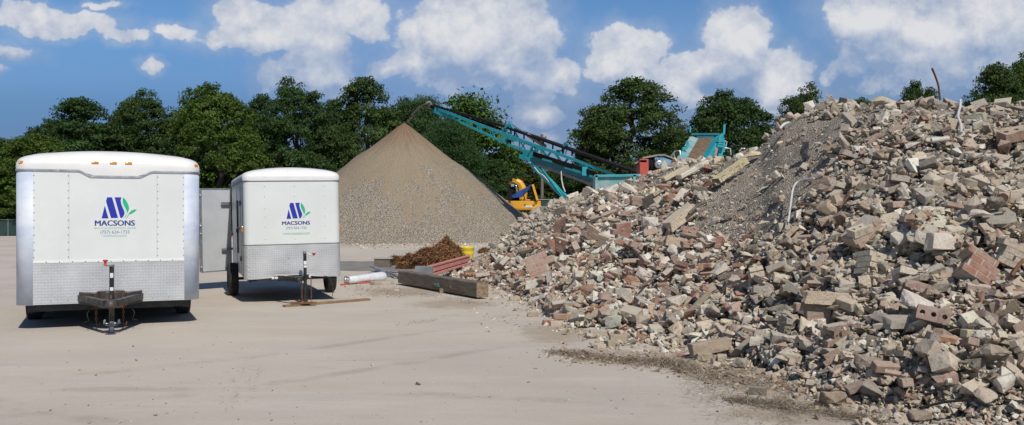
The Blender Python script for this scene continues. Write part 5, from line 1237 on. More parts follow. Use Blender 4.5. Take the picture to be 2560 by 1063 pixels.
# ------------------------------------------------------------------ stacking conveyor
YC = 57.
def conveyor():
    o = empty('stacking_conveyor', (P(1440, 560, YC).x, YC, 0)); tag(o, 'long teal lattice stacking conveyor with black belt reaching over the gravel cone', 'conveyor'); O = Vector(o.location)
    q = lambda px, py, dy=0.: P(px, py, 63.6-(px-1073)*.027+dy)-O          # it reaches away from us towards the cone
    def truss(name, segs, r_, mat, extra=()):
        b = MB()
        for a, c, dy, w in segs: b.bar(q(*a, dy), q(*c, dy), w*.6, w)
        for a, c, w in extra: b.bar(a, c, w, w)
        return b.build(name, mat, o)
    top = lambda t: (1092+t*(1536-1092), 272+t*(437-272)); 
    def bot(t):
        a = [(0, (1090, 277)), (.40, (1255, 354)), (.50, (1312, 379)), (.62, (1352, 378)), (1., (1530, 437))]
        for (t0, p0), (t1, p1) in zip(a, a[1:]):
            if t <= t1: k = (t-t0)/(t1-t0); return (p0[0]+(p1[0]-p0[0])*k, p0[1]+(p1[1]-p0[1])*k)
        return a[-1][1]
    segs = []; ex = []
    N = 22
    for dy in (-.55, .65):
        segs.append((top(0), top(1), dy, .16))
        for i in range(N):
            a, c = bot(i/N), bot((i+1)/N)
            if i/N < .56: segs.append((a, c, dy, .14))
        for i in range(2, 15):
            t_ = i/26; segs.append((top(t_), bot(t_+.018*(-1)**i), dy, .07)); 
            if i % 2 == 0: segs.append((top(t_), bot(t_+.05), dy, .07))
    for i in range(0, 13): ex.append((q(*bot(i/26), -.55), q(*bot(i/26), .65), .07)); ex.append((q(*bot(i/26), -.55), q(*bot((i+1)/26), .65), .05))
    truss('lattice_boom', segs, 0, M_['teal'], ex)
    # chute end by the head pulley
    b = MB(); b.bar(q(1086, 274, -.6), q(1112, 284, -.6), .04, .45); b.bar(q(1086, 274, .7), q(1112, 284, .7), .04, .45); b.build('head_plate', M_['teal'], o)
    b = MB(); c = q(1073, 263); b.lathe([(.0005, -.6), (.22, -.6), (.24, -.4), (.24, .4), (.22, .6), (.0005, .6)], c, 'y', 18); b.build('head_pulley', M_['greysteel'], o)
    # belt: upper and lower runs
    b = MB(); b.bar(q(1070, 260), q(1262, 316), .70, .07); b.bar(q(1258, 315), q(1612, 437), .70, .09)
    b.bar(q(1078, 268), q(1262, 326), .6, .04)
    b.build('belt', M_['belt'], o)
    b = MB()
    for dy in (-.60, .70): b.bar(q(1085, 264, dy), q(1262, 318, dy), .05, .14); b.bar(q(1262, 318, dy), q(1600, 436, dy), .05, .13)
    b.build('belt_guard', M_['belt'], o)
    b = MB()
    for k in range(21):
        px = 1094+k*24; f_ = lambda x: 262+(x-1073)*.325 if x < 1262 else 322+(x-1262)*.346
        b = MB(); b.box(q(px, f_(px)+3, -.62), (.09, .06, .32)); b.build('idler_bracket', M_['belt'], o)
    # fold frame, cylinder and mast
    b = MB()
    for dy in (-.6, .7):
        b.bar(q(1254, 329, dy), q(1273, 310, dy), .10, .14); b.bar(q(1273, 310, dy), q(1278, 334, dy), .08, .10); b.bar(q(1273, 312, dy), q(1263, 328, dy), .06, .08); b.bar(q(1275, 309, dy), q(1300, 352, dy), .06, .08)
    b.bar(q(1273, 310, -.6), q(1273, 310, .7), .1, .1)
    b.build('fold_frame', M_['teal'], o)
    b = MB(); b.bar(q(1277, 310, -.5), q(1322, 340, -.5), .07, .07); b.build('ram_rod', M_['zinc'], o)
    b = MB(); b.tube([q(1320, 338, -.5), q(1363, 366, -.5)], .12, 10); b.build('ram_cylinder', pm('tan_paint', (.36, .30, .22), (.3, .26, .2), 4., .6), o)
    for a, c, w, h, u in (((1253, 336, -.62), (1292, 348, -.62), .06, .36, (0, 0, 1)), ((1270, 335, -.62), (1259, 358, -.62), .06, .34, (1, 0, 0)), ((1292, 348, -.62), (1345, 368, -.62), .06, .20, (0, 0, 1)), ((1258, 356, .72), (1275, 332, .72), .06, .3, (1, 0, 0))):
        b = MB(); b.bar(q(*a), q(*c), w, h, up=u); b.build('joint_plate', M_['teal'], o, bevel=.015)
    b = MB(); b.bar(q(1308, 381, -.62), q(1338, 389, -.62), .10, .42); b.bar(q(1306, 391, -.55), q(1333, 400, -.55), .6, .26); b.build('slew_bracket', M_['teal'], o, bevel=.02)
    b = MB(); b.box(q(1273, 349, -.45), (.28, .2, .55)); b.build('motor', M_['belt'], o, bevel=.03)
    b = MB(); b.bar(q(1407, 387, -.5), q(1411, 358, -.5), .12, .12, up=(1, 0, 0)); b.bar(q(1411, 358, -.5), q(1420, 362, -.5), .08, .10); b.build('mast_bracket', M_['teal'], o)
    b = MB(); b.bar(q(1419, 362, -.5), q(1414, 386, -.5), .05, .05, up=(1, 0, 0)); b.build('mast_rod', M_['belt'], o)
    # chassis side below: dark channel, bright strips
    b = MB()
    for dy in (-.75, .85): b.bar(q(1334, 397, dy), q(1494, 451, dy), .10, .36)
    b.build('chassis_channel', M_['tealdark'], o, bevel=.015)
    b = MB(); b.bar(q(1334, 385, -.9), q(1490, 436, -.9), .12, .26); b.build('feed_belt', M_['belt'], o)
    b = MB(); b.bar(q(1356, 398, -1.02), q(1392, 408, -1.02), .05, .12); b.bar(q(1412, 418, -1.02), q(1460, 434, -1.02), .05, .16); b.bar(q(1474, 440, -1.02), q(1491, 446, -1.02), .05, .14); b.box(q(1462, 428, -1.05), (.30, .15, .50)); b.bar(q(1462, 440, -1.05), q(1462, 420, -1.05), .14, .12, up=(1, 0, 0))
    for a, c in (((1384, 378), (1404, 406)), ((1380, 376), (1368, 392)), ((1404, 377), (1392, 377)), ((1420, 396), (1410, 410)), ((1473, 421), (1494, 442)), ((1431, 415), (1463, 413)), ((1340, 372), (1400, 382)), ((1350, 372), (1365, 388)), ((1332, 364), (1325, 378)), ((1345, 370), (1340, 384))): b.bar(q(*a, -.8), q(*c, -.8), .10, .10)
    b.build('side_brace', M_['teal'], o)
    b = MB()
    for dy in (-.7, .7): b.bar(q(1338, 410, dy), q(1488, 464, dy), .10, .17)
    b.build('under_rail', M_['greysteel'], o)
    # raking legs
    for dy in (-1.1, 1.1):
        b = MB(); b.bar(q(1330, 409, dy*.6), q(1420, 501, dy), .20, .32); b.tube([q(1357, 425, dy*.7-.1), q(1385, 462, dy-.1), q(1412, 498, dy-.1)], .05, 6); b.bar(q(1420, 501, dy), q(1470, 560, dy), .2, .3); b.build('leg', M_['teal'] if dy < 0 else M_['tealdull'], o)
    b = MB(); b.tube([q(1336, 418, -1.0), q(1347, 432, -1.05), q(1360, 440, -1.1), q(1385, 470, -1.1)], .035, 6); b.tube([q(1403, 428, -1.), q(1404, 450, -1.), q(1408, 468, -1.), q(1413, 480, -1.)], .04, 6); b.build('hanging_hose', M_['hosewhite'], o)
    # material flying off the head
    return o
conveyor()
# falling soil: arc of crumbs from the belt end to the cone's tip
def falling():
    rr_ = random.Random(6); VS = []; FS = []; CS = []; off = 0; pa = [(1076, 257), (1062, 262), (1048, 270), (1036, 283), (1028, 296), (1020, 306)]
    for _ in range(2600):
        t = rr_.random()*5; i = min(4, int(t)); f = t-i; px = pa[i][0]+(pa[i+1][0]-pa[i][0])*f+rr_.gauss(0, .8+t*.15); py = pa[i][1]+(pa[i+1][1]-pa[i][1])*f+rr_.gauss(0, .8+t*.12)
        p = P(px, py, 63.4-t/5*1.4+rr_.gauss(0, .3)); s = rr_.uniform(.02, .045); V, F = FR[rr_.randrange(16)]; Mx = np.array(rotm(rr_, 1.))
        VS.append((V*s) @ Mx.T+np.array(p)); FS.append(F+off); off += len(V); CS.append(np.tile((.03, .02, .013), (len(F), 1)))
    setting(link('falling_soil', mesh_np('falling_soil', np.concatenate(VS), np.concatenate(FS), [M_['frag']], np.concatenate(CS))), 'stuff', 'dark soil streaming off the belt end onto the cone tip')
falling()

# ------------------------------------------------------------------ crushing and screening machine behind the heap
def crusher():
    Y = 44.; o = empty('screening_machine', (P(1650, 500, Y).x, Y, 0)); tag(o, 'teal mobile crushing and screening machine half hidden behind the heap', 'machine'); O = Vector(o.location)
    q = lambda px, py, dy=0.: P(px, py, Y+dy)-O
    # hopper box
    b = MB(); b.bar(q(1488, 456, -.6), q(1600, 456, -.6), .08, .62); b.bar(q(1488, 456, 1.6), q(1600, 456, 1.6), .08, .62); b.box(q(1489, 458, .5), (.08, 2.2, .75)); b.box(q(1600, 458, .5), (.08, 2.2, .75))
    b.bar(q(1486, 440, -.66), q(1602, 438, -.66), .14, .10); b.bar(q(1486, 440, 1.66), q(1602, 438, 1.66), .14, .10)
    for px in (1491, 1586): b.bar(q(px, 438, -.70), q(px, 480, -.70), .14, .12, up=(1, 0, 0))
    b.build('hopper', M_['tealdull'], o)
    b = MB(); b.bar(q(1486, 441, -.74), q(1596, 439, -.74), .06, .09); b.build('hopper_rim', M_['teal'], o)
    # crusher body
    b = MB(); b.box(q(1606, 427, .1), (.42, 1.2, 1.05)); b.box(q(1604, 405, .1), (.34, 1.2, .14)); b.build('red_guard', M_['redpaint'], o, bevel=.02)
    b = MB(); b.tube([q(1612, 412, -.1), q(1640, 418, -.1)], .32, 16); b.box(q(1636, 417, .4), (.95, 1.2, .80)); b.box(q(1636, 440, .3), (1.0, 1.3, .5))
    for k in range(5): b.lathe([(.33, -.02), (.40, 0), (.33, .02)], q(1618+k*7, 414, -.1), 'x', 18)
    b.build('drive_housing', M_['belt'], o)
    b = MB(); b.lathe([(.05, -.02), (.16, -.02), (.20, 0), (.20, .08), (.12, .08)], q(1647, 411, -.55), 'y', 20); b.lathe([(.0005, -.06), (.06, -.05), (.07, .02)], q(1647, 411, -.55), 'y', 14); b.build('pulley', M_['zinc'], o)
    b = MB(); ov = [(.14*math.cos(a)+.03*math.sin(a), .34*math.sin(a)) for a in [2*math.pi*k/16 for k in range(16)]]; c = q(1660, 419, -.62); b.prism([(x+c.x, z+c.z) for x, z in ov], c.y, c.y+.14); b.build('belt_cover', pm('cream_paint', (.52, .49, .38), (.44, .4, .3), 4., .5), o, bevel=.02)
    b = MB(); pl_ = [(1634, 396), (1640, 393), (1652, 392), (1696, 408), (1680, 425), (1655, 418), (1650, 404), (1636, 405)]; b.prism([(q(x, z).x, q(x, z).z) for x, z in pl_], -.3, 1.0); b.build('side_panel', M_['steelblue'], o, bevel=.01)
    b = MB(); b.bar(q(1602, 397, .3), q(1640, 390, .3), 1.3, .08); b.bar(q(1640, 390, .3), q(1656, 390, .3), 1.35, .08); b.bar(q(1656, 390, .3), q(1700, 406, .3), 1.35, .07); b.bar(q(1600, 402, .2), q(1585, 410, .2), .8, .06); b.build('top_canopy', pm('dusty_steel', (.26, .23, .19), (.33, .29, .24), 3., .8, bump=.02), o)
    # inclined screen conveyor coming toward the front
    t0 = [(1710, 404), (1745, 408)]; ya, yb = -.4, 3.2
    def w(px, py, dy): return q(px*1.0, py, dy)
    Lb, Rb_ = w(1712, 404, ya), w(1745, 408, ya); Lt, Rt = w(1746, 346, yb), w(1783, 346, yb)
    b = MB(); b.raw([Lb, Rb_, Rt, Lt, Lb+Vector((0, 0, -.08)), Rb_+Vector((0, 0, -.08)), Rt+Vector((0, 0, -.08)), Lt+Vector((0, 0, -.08))], [(0, 1, 2, 3), (7, 6, 5, 4), (0, 4, 5, 1), (1, 5, 6, 2), (2, 6, 7, 3), (3, 7, 4, 0)]); b.build('loaded_belt', M_['soil'], o)
    for (name, A_, B_2, sgn, out) in (('side_wall', Lb, Lt, -1, .30), ('side_wall', Rb_, Rt, 1, .42)):
        b = MB(); e = Vector((sgn*out, 0, .10 if sgn < 0 else .26)); th = Vector((0, 0, -.06))
        rows = [[A_, B_2], [A_+e, B_2+e], [A_+e+Vector((sgn*.12, 0, 0)), B_2+e+Vector((sgn*.12, 0, 0))], [A_+e+Vector((sgn*.12, 0, -.5)), B_2+e+Vector((sgn*.12, 0, -.5))], [A_+e+Vector((sgn*.06, 0, -.5)), B_2+e+Vector((sgn*.06, 0, -.5))], [A_+Vector((sgn*.05, 0, -.1)), B_2+Vector((sgn*.05, 0, -.1))]]
        b.sheet(rows, 0, False, False); b.raw([r_[0] for r_ in rows], [tuple(range(6))]); b.raw([r_[1] for r_ in rows], [tuple(range(6))[::-1]])
        b.build(name, M_['tealdull'] if sgn < 0 else M_['teal'], o)
    b = MB(); b.bar(Lt+Vector((-.35, .05, .22)), Rt+Vector((.35, .05, .22)), .06, .10); b.box((Lt+Rt)/2+Vector((0, .1, .06)), (.9, .06, .26)); b.build('head_board', M_['tealdark'], o)
    b = MB(); b.bar(Lt+Vector((-.42, 0, .30)), Lt+Vector((-.42, 0, .62)), .07, .07, up=(1, 0, 0)); b.bar(Rt+Vector((.55, 0, .20)), Rt+Vector((.58, 0, .72)), .07, .10, up=(1, 0, 0))
    b.bar(w(1793, 362, 1.5), w(1809, 362, 1.5), .3, .12); b.bar(w(1800, 362, 1.5), w(1800, 408, 1.5), .3, .22, up=(1, 0, 0)); b.bar(w(1792, 366, 1.2), w(1810, 366, 1.2), .2, .1); b.bar(w(1809, 350, 1.6), w(1809, 380, 1.6), .12, .12, up=(1, 0, 0)); b.bar(w(1795, 350, 1.6), w(1809, 350, 1.6), .2, .2)
    b.bar(w(1706, 372, .8), w(1718, 370, .8), .15, .14); b.bar(w(1707, 371, .8), w(1707, 384, .8), .1, .1, up=(1, 0, 0)); b.bar(w(1715, 355, 1.4), w(1721, 356, 1.4), .12, .1); b.bar(w(1719, 355, 1.4), w(1719, 366, 1.4), .1, .1, up=(1, 0, 0)); b.build('support_frame', M_['teal'], o)
    b = MB(); b.raw([w(1788, 366, 1.), w(1796, 372, 1.), w(1788, 404, .6), w(1768, 404, .2)], [(0, 1, 2, 3)]); b.raw([w(1788, 366, 1.06), w(1796, 372, 1.06), w(1788, 404, .66), w(1768, 404, .26)], [(3, 2, 1, 0)]); b.build('spring_guard', M_['greysteel'], o)
    b = MB()
    for pts_ in ([(1672, 399), (1688, 378), (1700, 377), (1701, 395)], [(1684, 384), (1689, 402)], [(1812, 353), (1817, 354), (1814, 368)], [(1813, 370), (1826, 372), (1827, 388)], [(1848, 378), (1854, 371), (1862, 372)]): b = MB(); b.tube([q(*p_, .2) for p_ in pts_], .045, 6); b.build('handrail', M_['zinc'], o)
    b = MB(); b.box((0, .5, 1.0), (4.2, 2.2, 1.6)); b.build('undercarriage', M_['tealdark'], o, bevel=.05)
    return o
crusher()

# ------------------------------------------------------------------ excavator behind the cone
def excavator():
    Y = 80.; o = empty('excavator', (P(1315, 560, Y).x, Y, 0)); tag(o, 'yellow excavator with raised hood and blue tarp behind the gravel cone', 'excavator'); O = Vector(o.location)
    q = lambda px, py, dy=0.: P(px, py, Y+dy)-O
    b = MB(); c = q(1314, 513); 
    rows = []
    for k in range(13):
        x = -1.30+2.6*k/12; yb = -.35*math.sqrt(max(0, 1-(x/1.45)**2)); rows.append([(c.x+x, yb, c.z-.42), (c.x+x, yb-.06, c.z-.30), (c.x+x, yb-.06, c.z+.30), (c.x+x, yb+.02, c.z+.36), (c.x+x, 1.9, c.z+.36), (c.x+x, 1.9, c.z-.42)])
    b.sheet(rows, 0, False); b.raw(rows[0], [tuple(range(6))]); b.raw(rows[-1], [tuple(range(6))[::-1]])
    cw = b.build('counterweight', M_['yellow'], o)
    b = MB(); b.box(q(1278, 512, 1.4), (.9, 2.4, .75)); b.box(q(1300, 506, 3.), (2.5, 3.2, .5)); b.build('engine_deck', M_['yellow'], o, bevel=.04)
    b = MB()
    for px, w_ in ((1306, .5), (1322, .7), (1334, .4)): b.box(q(px, 500, .3), (w_, .5, .12))
    b.tube([q(1337, 505, 0), q(1337, 498, 0)], .16, 10); b.build('deck_part', pm('oily_parts', (.42, .24, .06), (.5, .42, .3), 5., .6), o)
    b = MB(); text_part(b, 'DEERE', q(1322, 516).x, q(1322, 516).z-.10, 17/FP*Y, 0, y=-.44, bold=.03, h=.17); b.box((q(1312.5, 513).x, -.42, q(1312, 513).z), (.18, .01, .11), mi=1); b.box((q(1334, 513).x, -.415, q(1334, 513).z), (.20, .01, .07), mi=1); b.build('lettering', [M_['sticker'], M_['belt']], cw)
    b = MB(); b.bar(q(1331, 462, .3), q(1343, 502, .3), 1.9, .20); b.build('raised_hood', M_['yellow'], o, bevel=.03)
    b = MB(); b.bar(q(1328, 466, .4), q(1339, 501, .4), 1.7, .15); b.build('hood_liner', M_['belt'], o)
    b = MB(); n = 9; rows = []
    for i in range(n):
        u = i/(n-1); row = []
        for j in range(7):
            v = j/6; px = 1275+(1327-1275)*u; py = 489+(461-489)*u+math.sin(u*math.pi)*1.5; pl = float(np.interp(u, [0, .5, 1], [1279, 1305, 1332])); yl = float(np.interp(u, [0, .5, 1], [496, 492, 465])); p_ = q(px+(pl-px)*v, py+(yl-py)*v+math.sin(u*9+v*3)*.4, -.3+1.8*(1-v)); row.append(p_)
        rows.append(row)
    b.sheet(rows, 0, True); rows2 = [[p_+Vector((0, .02, -.03)) for p_ in r_] for r_ in rows]; b.sheet(rows2, 0, True); b.build('tarp', M_['tarp'], o)
    b = MB(); b.bar(q(1277, 488, .3), q(1277, 503, .3), .9, .18, up=(1, 0, 0)); b.box(q(1283, 497, 2.), (1.1, 1.5, .9)); b.tube([q(1281, 492, -.1), q(1281, 504, -.1)], .05, 6); b.tube([q(1309, 486, -.1), q(1312, 500, -.1)], .05, 6); b.build('cab_post', M_['belt'], o)
    # boom seen from behind, gooseneck; stick hanging at the left
    b = MB(); pts_ = [(1305, 502), (1307, 485), (1305, 470), (1299, 458), (1290, 453)]
    for dy, k in ((3.2, 0), (3.9, 1)): pass
    b.tube([q(x, y, 3.5) for x, y in pts_], [.42, .42, .38, .33, .28], 8, smooth=False); b.build('boom', M_['yellow'], o)
    b = MB(); b.bar(q(1293, 455, 3.6), q(1281, 450, 3.8), .3, .28); b.bar(q(1279, 448, 3.9), q(1277, 462, 4.), .34, .42, up=(1, 0, 0)); b.bar(q(1278, 462, 4.), q(1279, 486, 4.), .3, .30, up=(1, 0, 0)); b.build('stick', M_['yellow'], o)
    b = MB(); b.tube([q(1290, 466, 3.3), q(1293, 480, 3.3)], .10, 8); b.tube([q(1289, 465, 3.), q(1291, 466, 3.)], .12, 8); b.build('ram_cylinder', M_['zinc'], o)
    b = MB(); b.box(q(1277, 474, 4.), (.5, .5, .9)); b.box(q(1277, 449, 3.7), (.3, .4, .3)); b.box(q(1282, 464, 3.7), (.34, .3, .24), mi=1); b.build('linkage', [M_['belt'], M_['steelblue']], o, bevel=.03)
    b = MB(); 
    for s_ in (-1, 1): b.box((s_*1.15, 1.8, .5), (.6, 4.6, .95))
    b.box((0, 1.8, 1.05), (1.2, 1.4, .5)); b.build('track', M_['belt'], o, bevel=.12)
excavator()
def white_car():
    Y = 68.; o = empty('parked_car', (P(1303, 560, Y).x, Y, 0)); tag(o, 'white car mostly hidden between the gravel cone and the rubble', 'car'); O = Vector(o.location)
    q = lambda px, py: P(px, py, Y)-O
    pl_ = [(-2.1, .35), (-2.15, .75), (-1.7, .92), (-1.0, 1.0), (-.55, 1.55), (.75, 1.60), (1.45, 1.10), (2.1, 1.0), (2.2, .6), (2.1, .35)]; dx = -.4
    b = MB(); b.prism([(x+dx, z) for x, z in pl_], -.85, .85); b.build('car_body', M_['whiteveh'], o, bevel=.08)
    b = MB(); b.prism([(-.85+dx, 1.05), (-.5+dx, 1.48), (.68+dx, 1.52), (1.2+dx, 1.1)], -.862, .862); b.build('side_window', M_['glass'], o)
    for x in (-1.4+dx, 1.35+dx):
        for s_ in (-1, 1):
            b = MB(); b.lathe([(.15, -.1), (.3, -.1), (.33, -.05), (.33, .05), (.3, .1), (.15, .1)], (x, s_*.8, .33), 'y', 20); b.build('wheel', M_['rubber'], o)
white_car()
# ------------------------------------------------------------------ utility pole and fences
Y = 92.; o = empty('utility_pole', (P(1355, 560, Y).x, Y, 0)); tag(o, 'slim grey wooden utility pole with short crossarm behind the conveyor', 'pole')
b = MB(); hp = P(1355, 336, Y).z; b.tube([(0, 0, 0), (0, 0, hp)], [.19, .14], 10); b.build('pole_shaft', M_['pole'], o)
b = MB(); b.box((0, -.14, hp-.35), (.95, .12, .15)); b.build('crossarm', M_['pole'], o)
for sx in (-.36, .36): b = MB(); b.lathe([(.0005, .16), (.04, .14), (.05, .05), (.03, 0)], (sx, -.14, hp-.29), 'z', 8); b.build('insulator', M_['greysteel'], o)
def fence(pa, pb, Y1_, Y2_, h, label, n):
    A_ = Vector(((pa-CX)/FP*Y1_, Y1_, 0)); B3 = Vector(((pb-CX)/FP*Y2_, Y2_, 0)); o = empty('chain_link_fence', A_); tag(o, label, 'fence', 'screened chain-link fences'); d = B3-A_
    b = MB(); b.bar((0, 0, h/2), d+Vector((0, 0, h/2)), .02, h-.06); b.build('screen', M_['fencegreen'], o)
    for k in range(n+1): p_ = d*(k/n); b = MB(); b.tube([p_+Vector((0, -.06, 0)), p_+Vector((0, -.06, h+.06))], .035, 8); b.build('post', M_['zinc'], o)
    b = MB(); b.tube([(0, -.06, h), d+Vector((0, -.06, h))], .025, 6); b.build('top_rail', M_['zinc'], o)
fence(1340, 1470, 84, 84, 3.05, 'green screened chain-link fence behind the excavator and conveyor leg', 4)
fence(-60, 60, 71, 74, 1.3, 'low dark screened fence at the wood edge beyond the large trailer', 3)

# ------------------------------------------------------------------ trees
def leafmat(name, c1, c2):
    m, nt, b = newmat(name); g_ = nd(nt, 'ShaderNodeVertexColor', layer_name='tone'); oi = nd(nt, 'ShaderNodeObjectInfo').outputs['Color']
    c = mixc(nt, 1., g_.outputs[0], oi, 'MULTIPLY'); nt.links.new(c, b.inputs['Base Color']); b.inputs['Roughness'].default_value = .6; b.inputs['Specular IOR Level'].default_value = .25
    tr = nd(nt, 'ShaderNodeBsdfTranslucent'); nt.links.new(mixc(nt, 1., c, (1.2, 1.3, .5), 'MULTIPLY'), tr.inputs[0])
    mx = nd(nt, 'ShaderNodeMixShader', {0: .28}); nt.links.new(b.outputs[0], mx.inputs[1]); nt.links.new(tr.outputs[0], mx.inputs[2]); nt.links.new(mx.outputs[0], nt.nodes['Material Output'].inputs[0]); return m
M_['leaf'] = leafmat('tree_leaves', 0, 0)
def crown_np(seed, W, H, nlobe, leaves, size, base=.12, gap=.0, shape=1., irreg=1., needle=False):
    """W half-width, H height; leaves grouped into sprays on irregular lobes. Arrays in metres, origin at the foot"""
    g = np.random.default_rng(seed); lobes = []
    lobes.append((0, 0, H*.55, W*.62, H*.34))
    for k in range(nlobe):
        a = g.uniform(0, 2*np.pi); u = g.uniform(base, .93) if k % 4 else g.uniform(.6, .97); prof = math.sin(math.pi*min(1, max(.0, (u-base*.6)/(1-base*.6)))**(.75*shape))**.6
        rr2 = W*prof*g.uniform(.55, .95); s = W*g.uniform(.20, .40)*(1.1-.45*u)
        lobes.append((math.cos(a)*rr2*.8, math.sin(a)*rr2*.8, H*u, s, s*g.uniform(.6, .95)))
    area = np.array([l[3]**2*(.7 if i == 0 else 1) for i, l in enumerate(lobes)]); area /= area.sum(); cnt = g.multinomial(leaves, area)
    Ps = []; Ns = []; Cs = []
    for i, ((cx, cy, cz, sx, sz), n) in enumerate(zip(lobes, cnt)):
        ns = max(4, n//26)                                    # sprays
        d = g.normal(size=(ns, 3)); d /= np.linalg.norm(d, axis=1)[:, None]; d[:, 2] = np.where(d[:, 2] < -.5, -d[:, 2], d[:, 2])
        rad = g.uniform(.55, 1.12, ns)**.6
        c = np.stack([cx+d[:, 0]*sx*rad, cy+d[:, 1]*sx*rad, cz+d[:, 2]*sz*rad], -1)
        idx = g.integers(0, ns, n); sp = size*g.uniform(1.2, 2.8, ns)
        off = np.clip(g.normal(size=(n, 3)), -1.7, 1.7)*sp[idx][:, None]*np.array([1, 1, .55])*irreg
        Ps.append(c[idx]+off); Ns.append(d[idx]*.7+g.normal(size=(n, 3))*.75+np.array([0, 0, .45])); tone = g.uniform(.7, 1.25, ns)*g.uniform(.85, 1.15)
        Cs.append(tone[idx]*g.uniform(.9, 1.1, n))
    Pn = np.concatenate(Ps); Nn = np.concatenate(Ns); Cn = np.concatenate(Cs); Nn /= np.linalg.norm(Nn, axis=1)[:, None]
    keep = Pn[:, 2] > .15; Pn, Nn, Cn = Pn[keep], Nn[keep], Cn[keep]; n = len(Pn)
    t = np.cross(Nn, g.normal(size=(n, 3))); t /= np.linalg.norm(t, axis=1)[:, None]; bt = np.cross(Nn, t); s = size*g.uniform(.6, 1.35, n)[:, None]; wf = .22 if needle else .48
    V = np.stack([Pn-t*s, Pn-bt*s*wf+Nn*s*.1, Pn+t*s, Pn+bt*s*wf+Nn*s*.1], 1).reshape(-1, 3); F = np.arange(4*n).reshape(-1, 4)
    yel = g.uniform(0, 1, n)[:, None]; C = Cn[:, None]*(np.array([.048, .086, .024])*(1-yel)+np.array([.074, .118, .030])*yel)
    return V, F, C, lobes
def trunk_mb(H, W, lobes, seed, r0):
    rr_ = random.Random(seed); b = MB(); pts = [Vector((rr_.uniform(-.1, .1)*k, rr_.uniform(-.1, .1)*k, H*.8*k/6)) for k in range(7)]; b.tube(pts, [r0*(1.25-.17*k) for k in range(7)], 9)
    for l in lobes[1:16]:
        k = min(5, max(1, int(l[2]/(H*.8)*6)-1)); p = pts[k]; e = Vector((l[0], l[1], l[2])); mid = p.lerp(e, .5)+Vector((0, 0, .25)); b.tube([p, mid, e], [r0*.38, r0*.24, r0*.08], 6)
    return b
PROTO = {}
def proto(key, *a, **k):
    V, F, C, lobes = crown_np(*a, **k); me = mesh_np('crown', V, F, [M_['leaf']], C)
    tb = trunk_mb(a[2], a[1], lobes, a[0], .028*a[2]); tm = bpy.data.meshes.new('trunk'); tm.from_pydata([tuple(v) for v in tb.v], [], tb.f); tm.polygons.foreach_set('use_smooth', tb.sm); tm.materials.append(M_['bark']); PROTO[key] = (me, tm, a[1], a[2])
proto('a', 1, 5.0, 12., 60, 56000, .125); proto('b', 2, 4.6, 12.5, 54, 54000, .12, shape=.9); proto('c', 3, 5.4, 11.5, 66, 60000, .13, shape=1.15); proto('d', 8, 5.0, 13., 56, 54000, .12, shape=1.05)
proto('pine', 5, 4.2, 12., 54, 52000, .14, needle=True, irreg=1.5, shape=.8); proto('sparse', 6, 3.6, 12., 34, 9500, .21, irreg=1.6, base=.25)
def tree(name, key, px, top, hw, Y, col, label, yaw=0., cat='tree'):
    hw *= 1.34; top -= 7
    cm, tm, W, H = PROTO[key]; o = empty(name, ((px-CX)/FP*Y, Y, 0)); hh = P(px, top, Y).z; ww = hw/FP*Y
    c = link('crown', cm, o); c.color = (*col, 1); tr_ = link('trunk', tm, o)
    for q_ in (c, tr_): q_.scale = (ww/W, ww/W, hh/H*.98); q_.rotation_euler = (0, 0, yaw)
    tag(o, label, cat, 'trees along the wood edge'); return o
G1, G2, G3, G4 = (1, 1, 1), (.8, .92, 1.), (1.3, 1.28, .85), (.68, .8, .92)
